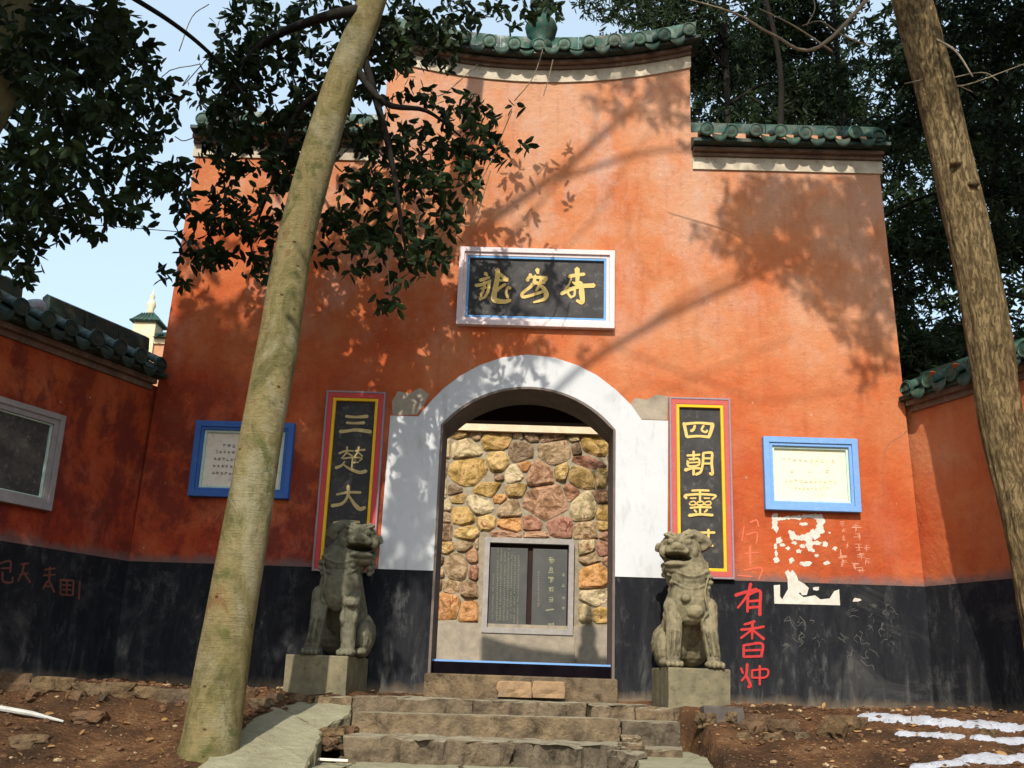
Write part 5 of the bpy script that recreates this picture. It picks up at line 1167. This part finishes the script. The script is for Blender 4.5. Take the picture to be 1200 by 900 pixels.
# ---- evergreens behind the gate
bgt = [(1.6, 12.5, 3.6, 12.5, 'far evergreen whose top shows just above the side roof'), (6.0, 13, 4.2, 14, 'tall far evergreen filling the gap behind the others'), (2.6, 3.2, 2.6, 9.5, 'bushy evergreen directly behind the right shoulder of the gate roof'), (4.6, 4.6, 2.9, 10.5, 'tall evergreen behind the corner where gate and right wing meet'), (6.6, 3.6, 2.8, 9.5, 'evergreen behind the right wing wall near the picture edge'), (4.3, 8.0, 3.2, 11.5, 'farther evergreen seen between the nearer ones right of the gate'), (8.6, 7.5, 3.4, 11, 'outermost evergreen at the right edge beyond the wing wall')]
for i, (x, y, rad_, h, lab) in enumerate(bgt):
    T = thing('evergreen_tree', (x, y, -.12), lab, 'tree', 'dark evergreen trees behind the gate')
    limb(T, [(x, y, -.2), (x+rr.uniform(-.2, .2), y, 2.5), (x+rr.uniform(-.4, .4), y+.1, 5), (x, y, h)], .13, .03, BARKD, 12, 'trunk')
    cs = []; nb = 34
    for k in range(nb):
        a = rr.uniform(0, 6.28); zz = 1.6+(h-1.6)*rr.random(); ra = rad_*(.35+.65*math.sin(math.pi*min(1, (zz+.8)/(h+1.2))))*rr.uniform(.3, 1)
        c = Vector((x+ra*math.cos(a), max(1.1, y+ra*math.sin(a)*.75), zz)); sx = rr.uniform(.5, .95)
        limb(T, [(x, y, zz-.5), c.lerp(Vector((x, y, zz)), .5), c], .03, .008, BARKD, 5, 'branch')
        m_ = 170
        cs += list(np.array(c)+rg.normal(size=(m_, 3))*np.array([sx, sx*.7, sx*.55])*.5)
    cs = np.array(cs); cs = cs[cs[:, 1] > .9]
    cs = cs[~((cs[:, 0] < 1.9) & (cs[:, 2] < 6.9))] if x < 4 else cs
    make_tree_leaves(T, cs, LEAFB, 40+i, size=(.09, .15), singles=0, k=(5, 8), wid=.65)
wc = []
while len(wc) < 12000:
    P = Vector((rg.uniform(2, 22), rg.uniform(15, 20), rg.uniform(0, 21))); x_, y_, d_ = proj(P)
    if x_ < 812 and not (x_ > 690 and y_ < 30): continue
    if mn.noise(P*.45+Vector((3, 1, 7))) < -.28: continue
    wc.append(tuple(P))
V, Fc = leaf_batch(*sprigs(np.array(wc), (4, 7), (.20, .36), .4, 77), .8)
link('far_woods', fast_mesh('far_woods', V, Fc), LEAFB, kind='stuff')
# sprays of a tree behind, over the right end of the central roof
TS = thing('evergreen_tree', (2.2, 2.4, -.12), 'slender tree whose small-leaved sprays hang over the right end of the central roof', 'tree', 'dark evergreen trees behind the gate')
limb(TS, [(3.3, 1.9, -.2), (3.2, 1.9, 3), (2.9, 1.8, 5.5), (2.9, 1.5, 7.3), (2.4, 1.1, 9)], .07, .02, BARKD, 10, 'trunk')
ys = 1.0
for pts in ([(830, -10), (780, 0), (730, 12), (690, 10)], [(820, 10), (780, 22), (745, 30)], [(810, -20), (740, -14), (700, -6)]):
    limb(TS, [at(a, b, ys) for a, b in pts], .012, .004, BARKD, 5)
make_tree_leaves(TS, np.array(blob_points([(700, 12, 25, 14, 22, .6, 1.4), (735, 22, 30, 16, 26, .6, 1.4), (775, 10, 30, 18, 40, .6, 1.6), (820, 20, 30, 30, 60, .7, 1.8), (790, 32, 20, 12, 16, .6, 1.2), (740, 0, 50, 10, 40, .6, 1.4), (690, 0, 20, 8, 8, .6, 1.2)], rg)), LEAFB, 51, size=(.06, .10), singles=0, wid=.6)

# ------------------------------------------------------------------ things on the ground
rk = [(18, 800, .16), (62, 803, .14), (100, 806, .10), (140, 808, .13), (178, 812, .12), (205, 815, .12), (290, 812, .10), (306, 822, .09), (322, 815, .07), (352, 822, .08), (340, 835, .05), (362, 827, .06), (86, 812, .08), (40, 812, .07), (120, 815, .06), (830, 842, .11), (860, 840, .10), (890, 846, .14), (915, 850, .12), (985, 852, .17), (1000, 845, .10), (872, 860, .07), (905, 862, .07), (940, 860, .06)]
rk = [(a, b, c*.72) for a, b, c in rk]
for i, (px, py, r) in enumerate(rk):
    p = ground_at(px, py+5); p = Vector((p.x, min(p.y, -.16), 0)); p.z = g(p.x, p.y)+r*.12
    side = 'left' if px < 400 else 'right'
    o = rock(p, (r*1.3, r*.7, r*.75), i*3.3+px*.01)
    same = sorted(q for q in rk if (q[0] < 400) == (px < 400)); od = 'first second third fourth fifth sixth seventh eighth ninth tenth eleventh twelfth thirteenth fourteenth fifteenth sixteenth seventeenth'.split()[same.index((px, py, r))]
    tag(o, f'{"big" if r > .086 else "small" if r < .058 else "middling"} brown rubble stone, {od} from the {"picture edge along the left" if side == "left" else "steps along the right"} wall foot', 'stone', f'rubble stones along the {side} wall foot')
for px, py, r, lab in ((1160, 862, .05, 'small tan stone lying in the snow at the right'), (725+0, 0, 0, ''), (32, 872, .07, 'pinkish-grey stone on the bare earth near the left edge'), (105, 845, .08, 'long brown clod beside the white stick')):
    if not lab: continue
    p = ground_at(px, py); p.z += r*.2; tag(rock(p, (r*1.4, r, r*.7), px*.3), lab, 'stone')
q0 = ground_at(824, 846); q1 = ground_at(872, 848)
tag(rough_prism(rect(q0.x, q1.x, q0.y-.06, q0.y+.10), q0.z+.12, .2, .01, seed=4).build('brick_block', m_simple('dark_grey_block', (.10, .085, .07), (.06, .05, .045), 9, wld=True)), 'dark grey dressed block lying right of the steps under the lit lion', 'stone')
a_ = ground_at(-20, 833); b_ = ground_at(74, 849); a_.z += .035; b_.z += .02
tag(MB().tube([a_, a_.lerp(b_, .6)+Vector((0, 0, .01)), b_], [.022, .018, .008], 8).build('white_stick', m_simple('white_plastic', (.5, .5, .47), (.36, .36, .33), 9, .6)), 'long white pole lying on bare earth at the left edge', 'pole')
a_ = at(376, 890, -1.9); b_ = at(411, 895, -1.9)
tag(MB().tube([Vector((a_.x, -2.0, zD+.022)), Vector((b_.x, -2.03, zD+.022))], .010, 6).build('white_rod', PAPER), 'short white rod lying on the lowest stone slab', 'rod')
# snow
def snow(polys, h=.035, dx=.03):
    mb = MB()
    for cx, cy, rx, ry in polys:
        c = ground_at(cx, cy); e1 = ground_at(cx+rx, cy); wx = abs(e1.x-c.x); e2 = ground_at(cx, cy-ry); wy = max(.05, abs(e2.y-c.y)); n = 26; m_ = 7; vs = [(c.x, c.y, g(c.x, c.y)+h)]
        for j in range(1, m_+1):
            for k in range(n):
                a = 2*math.pi*k/n; q = j/m_*(1+.45*mn.noise((cx+math.cos(a)*1.5, math.sin(a)*1.5, 0))); x = c.x+wx*q*math.cos(a); y = min(c.y+wy*q*math.sin(a), -.09)
                vs.append((x, y, g(x, y)+h*(1-(j/m_)**3)*(1+.5*mn.noise((x*9, y*9, 4)))-(.02 if j == m_ else 0)))
        fs = [(0, 1+k, 1+(k+1) % n) for k in range(n)]+[(1+j*n+k, 1+(j+1)*n+k, 1+(j+1)*n+(k+1) % n, 1+j*n+(k+1) % n) for j in range(m_-1) for k in range(n)]
        mb.add(vs, fs)
    return mb
def snow_field(x, y):
    px, py, d = proj((x, y, g(x, y)))
    if px < 1000: return -1
    q = -1
    for (x0, y0, x1, y1, w_) in ((1012, 840, 1260, 858, 6.5), (1055, 860, 1150, 865, 3.0), (1170, 868, 1260, 868, 3.5), (1075, 899, 1150, 889, 5), (1130, 890, 1260, 888, 8), (1095, 910, 1260, 906, 7)):
        if px < x0: v = 1-(x0-px)/8-abs(py-y0)/(w_*.75)
        else: v = min(1, 1.6-max(0, px-x1)/20)-abs(py-(y0+(y1-y0)*(px-x0)/(x1-x0)))/(w_*.75)
        q = max(q, min(v, 1))
    return q+.75*mn.noise((x*7, y*9, 2))+.35*mn.noise((x*23, y*23, 5))-.05
mb = MB(); xs_ = np.arange(2.2, 5.2, .022); ys_ = np.arange(-3.4, -.1, .022); F_ = [[snow_field(x, y) for x in xs_] for y in ys_]; idx = {}
for j, y in enumerate(ys_):
    for i, x in enumerate(xs_):
        near = max(F_[b][a] for b in (max(j-1, 0), j, min(j+1, len(ys_)-1)) for a in (max(i-1, 0), i, min(i+1, len(xs_)-1)))
        if near > 0:
            f_ = F_[j][i]; idx[(i, j)] = len(mb.v); mb.v.append((x, y, g(x, y)+(.022*(1-math.exp(-3*f_))+.006*mn.noise((x*30, y*30, 1)) if f_ > 0 else -.012)))
for (i, j), a in list(idx.items()):
    if (i+1, j) in idx and (i, j+1) in idx and (i+1, j+1) in idx: mb.f.append((a, idx[(i+1, j)], idx[(i+1, j+1)], idx[(i, j+1)]))
mb.build('snow', SNOW, smooth=True, kind='stuff')
# pebbles, clods and fallen leaves as ground litter
def litter(n, r0, r1, mats, name, seed, flat=.6):
    r = random.Random(seed); mb = MB()
    ico = bmesh.new(); bmesh.ops.create_icosphere(ico, subdivisions=1, radius=1); V0 = [v.co.copy() for v in ico.verts]; F0 = [tuple(v.index for v in f_.verts) for f_ in ico.faces]; ico.free()
    for _ in range(n):
        x = r.choice((-1, 1))*r.uniform(.9, 4.6); y = r.uniform(-3.4, -.15)
        if abs(x+.1) < 1.55 and y > -3: continue
        s_ = r0+(r1-r0)*r.random()**3; c = Vector((x, y, g(x, y)+s_*.2)); M = Matrix.Rotation(r.uniform(0, 6), 3, 'Z'); sx = (s_*r.uniform(.8, 1.6), s_, s_*flat)
        mb.add([c+M @ Vector((v.x*sx[0]*r.uniform(.75, 1.2), v.y*sx[1]*r.uniform(.75, 1.2), v.z*sx[2])) for v in V0], F0)
    return mb.build(name, mats, kind='stuff')
litter(2600, .006, .035, m_simple('earth_clods', (.16, .085, .045), (.08, .045, .025), 15, .95, .1, .01, wld=True), 'earth_clods', 1)
litter(700, .005, .028, m_simple('pale_pebbles', (.42, .32, .19), (.28, .19, .10), 5, .9, .2, .005, wld=True), 'pebbles', 2)
n = 900; pos = np.array([(x := rg.choice((-1, 1))*rg.uniform(1.0, 4.6), y := rg.uniform(-3.4, -.2), g(x, y)+.012) for _ in range(n)])
V, Fc = leaf_batch(pos, rg.normal(size=(n, 3))*np.array([1, 1, .15]), rg.uniform(.03, .08, n), rg.normal(size=(n, 3))*.5+np.array([0, 0, 1]), .9)
link('fallen_leaves', fast_mesh('fallen_leaves', V, Fc), m_simple('dry_leaf', (.34, .20, .08), (.18, .09, .035), 3, .8, .2, 0, wld=True), kind='stuff')
print('objects', len(bpy.data.objects))
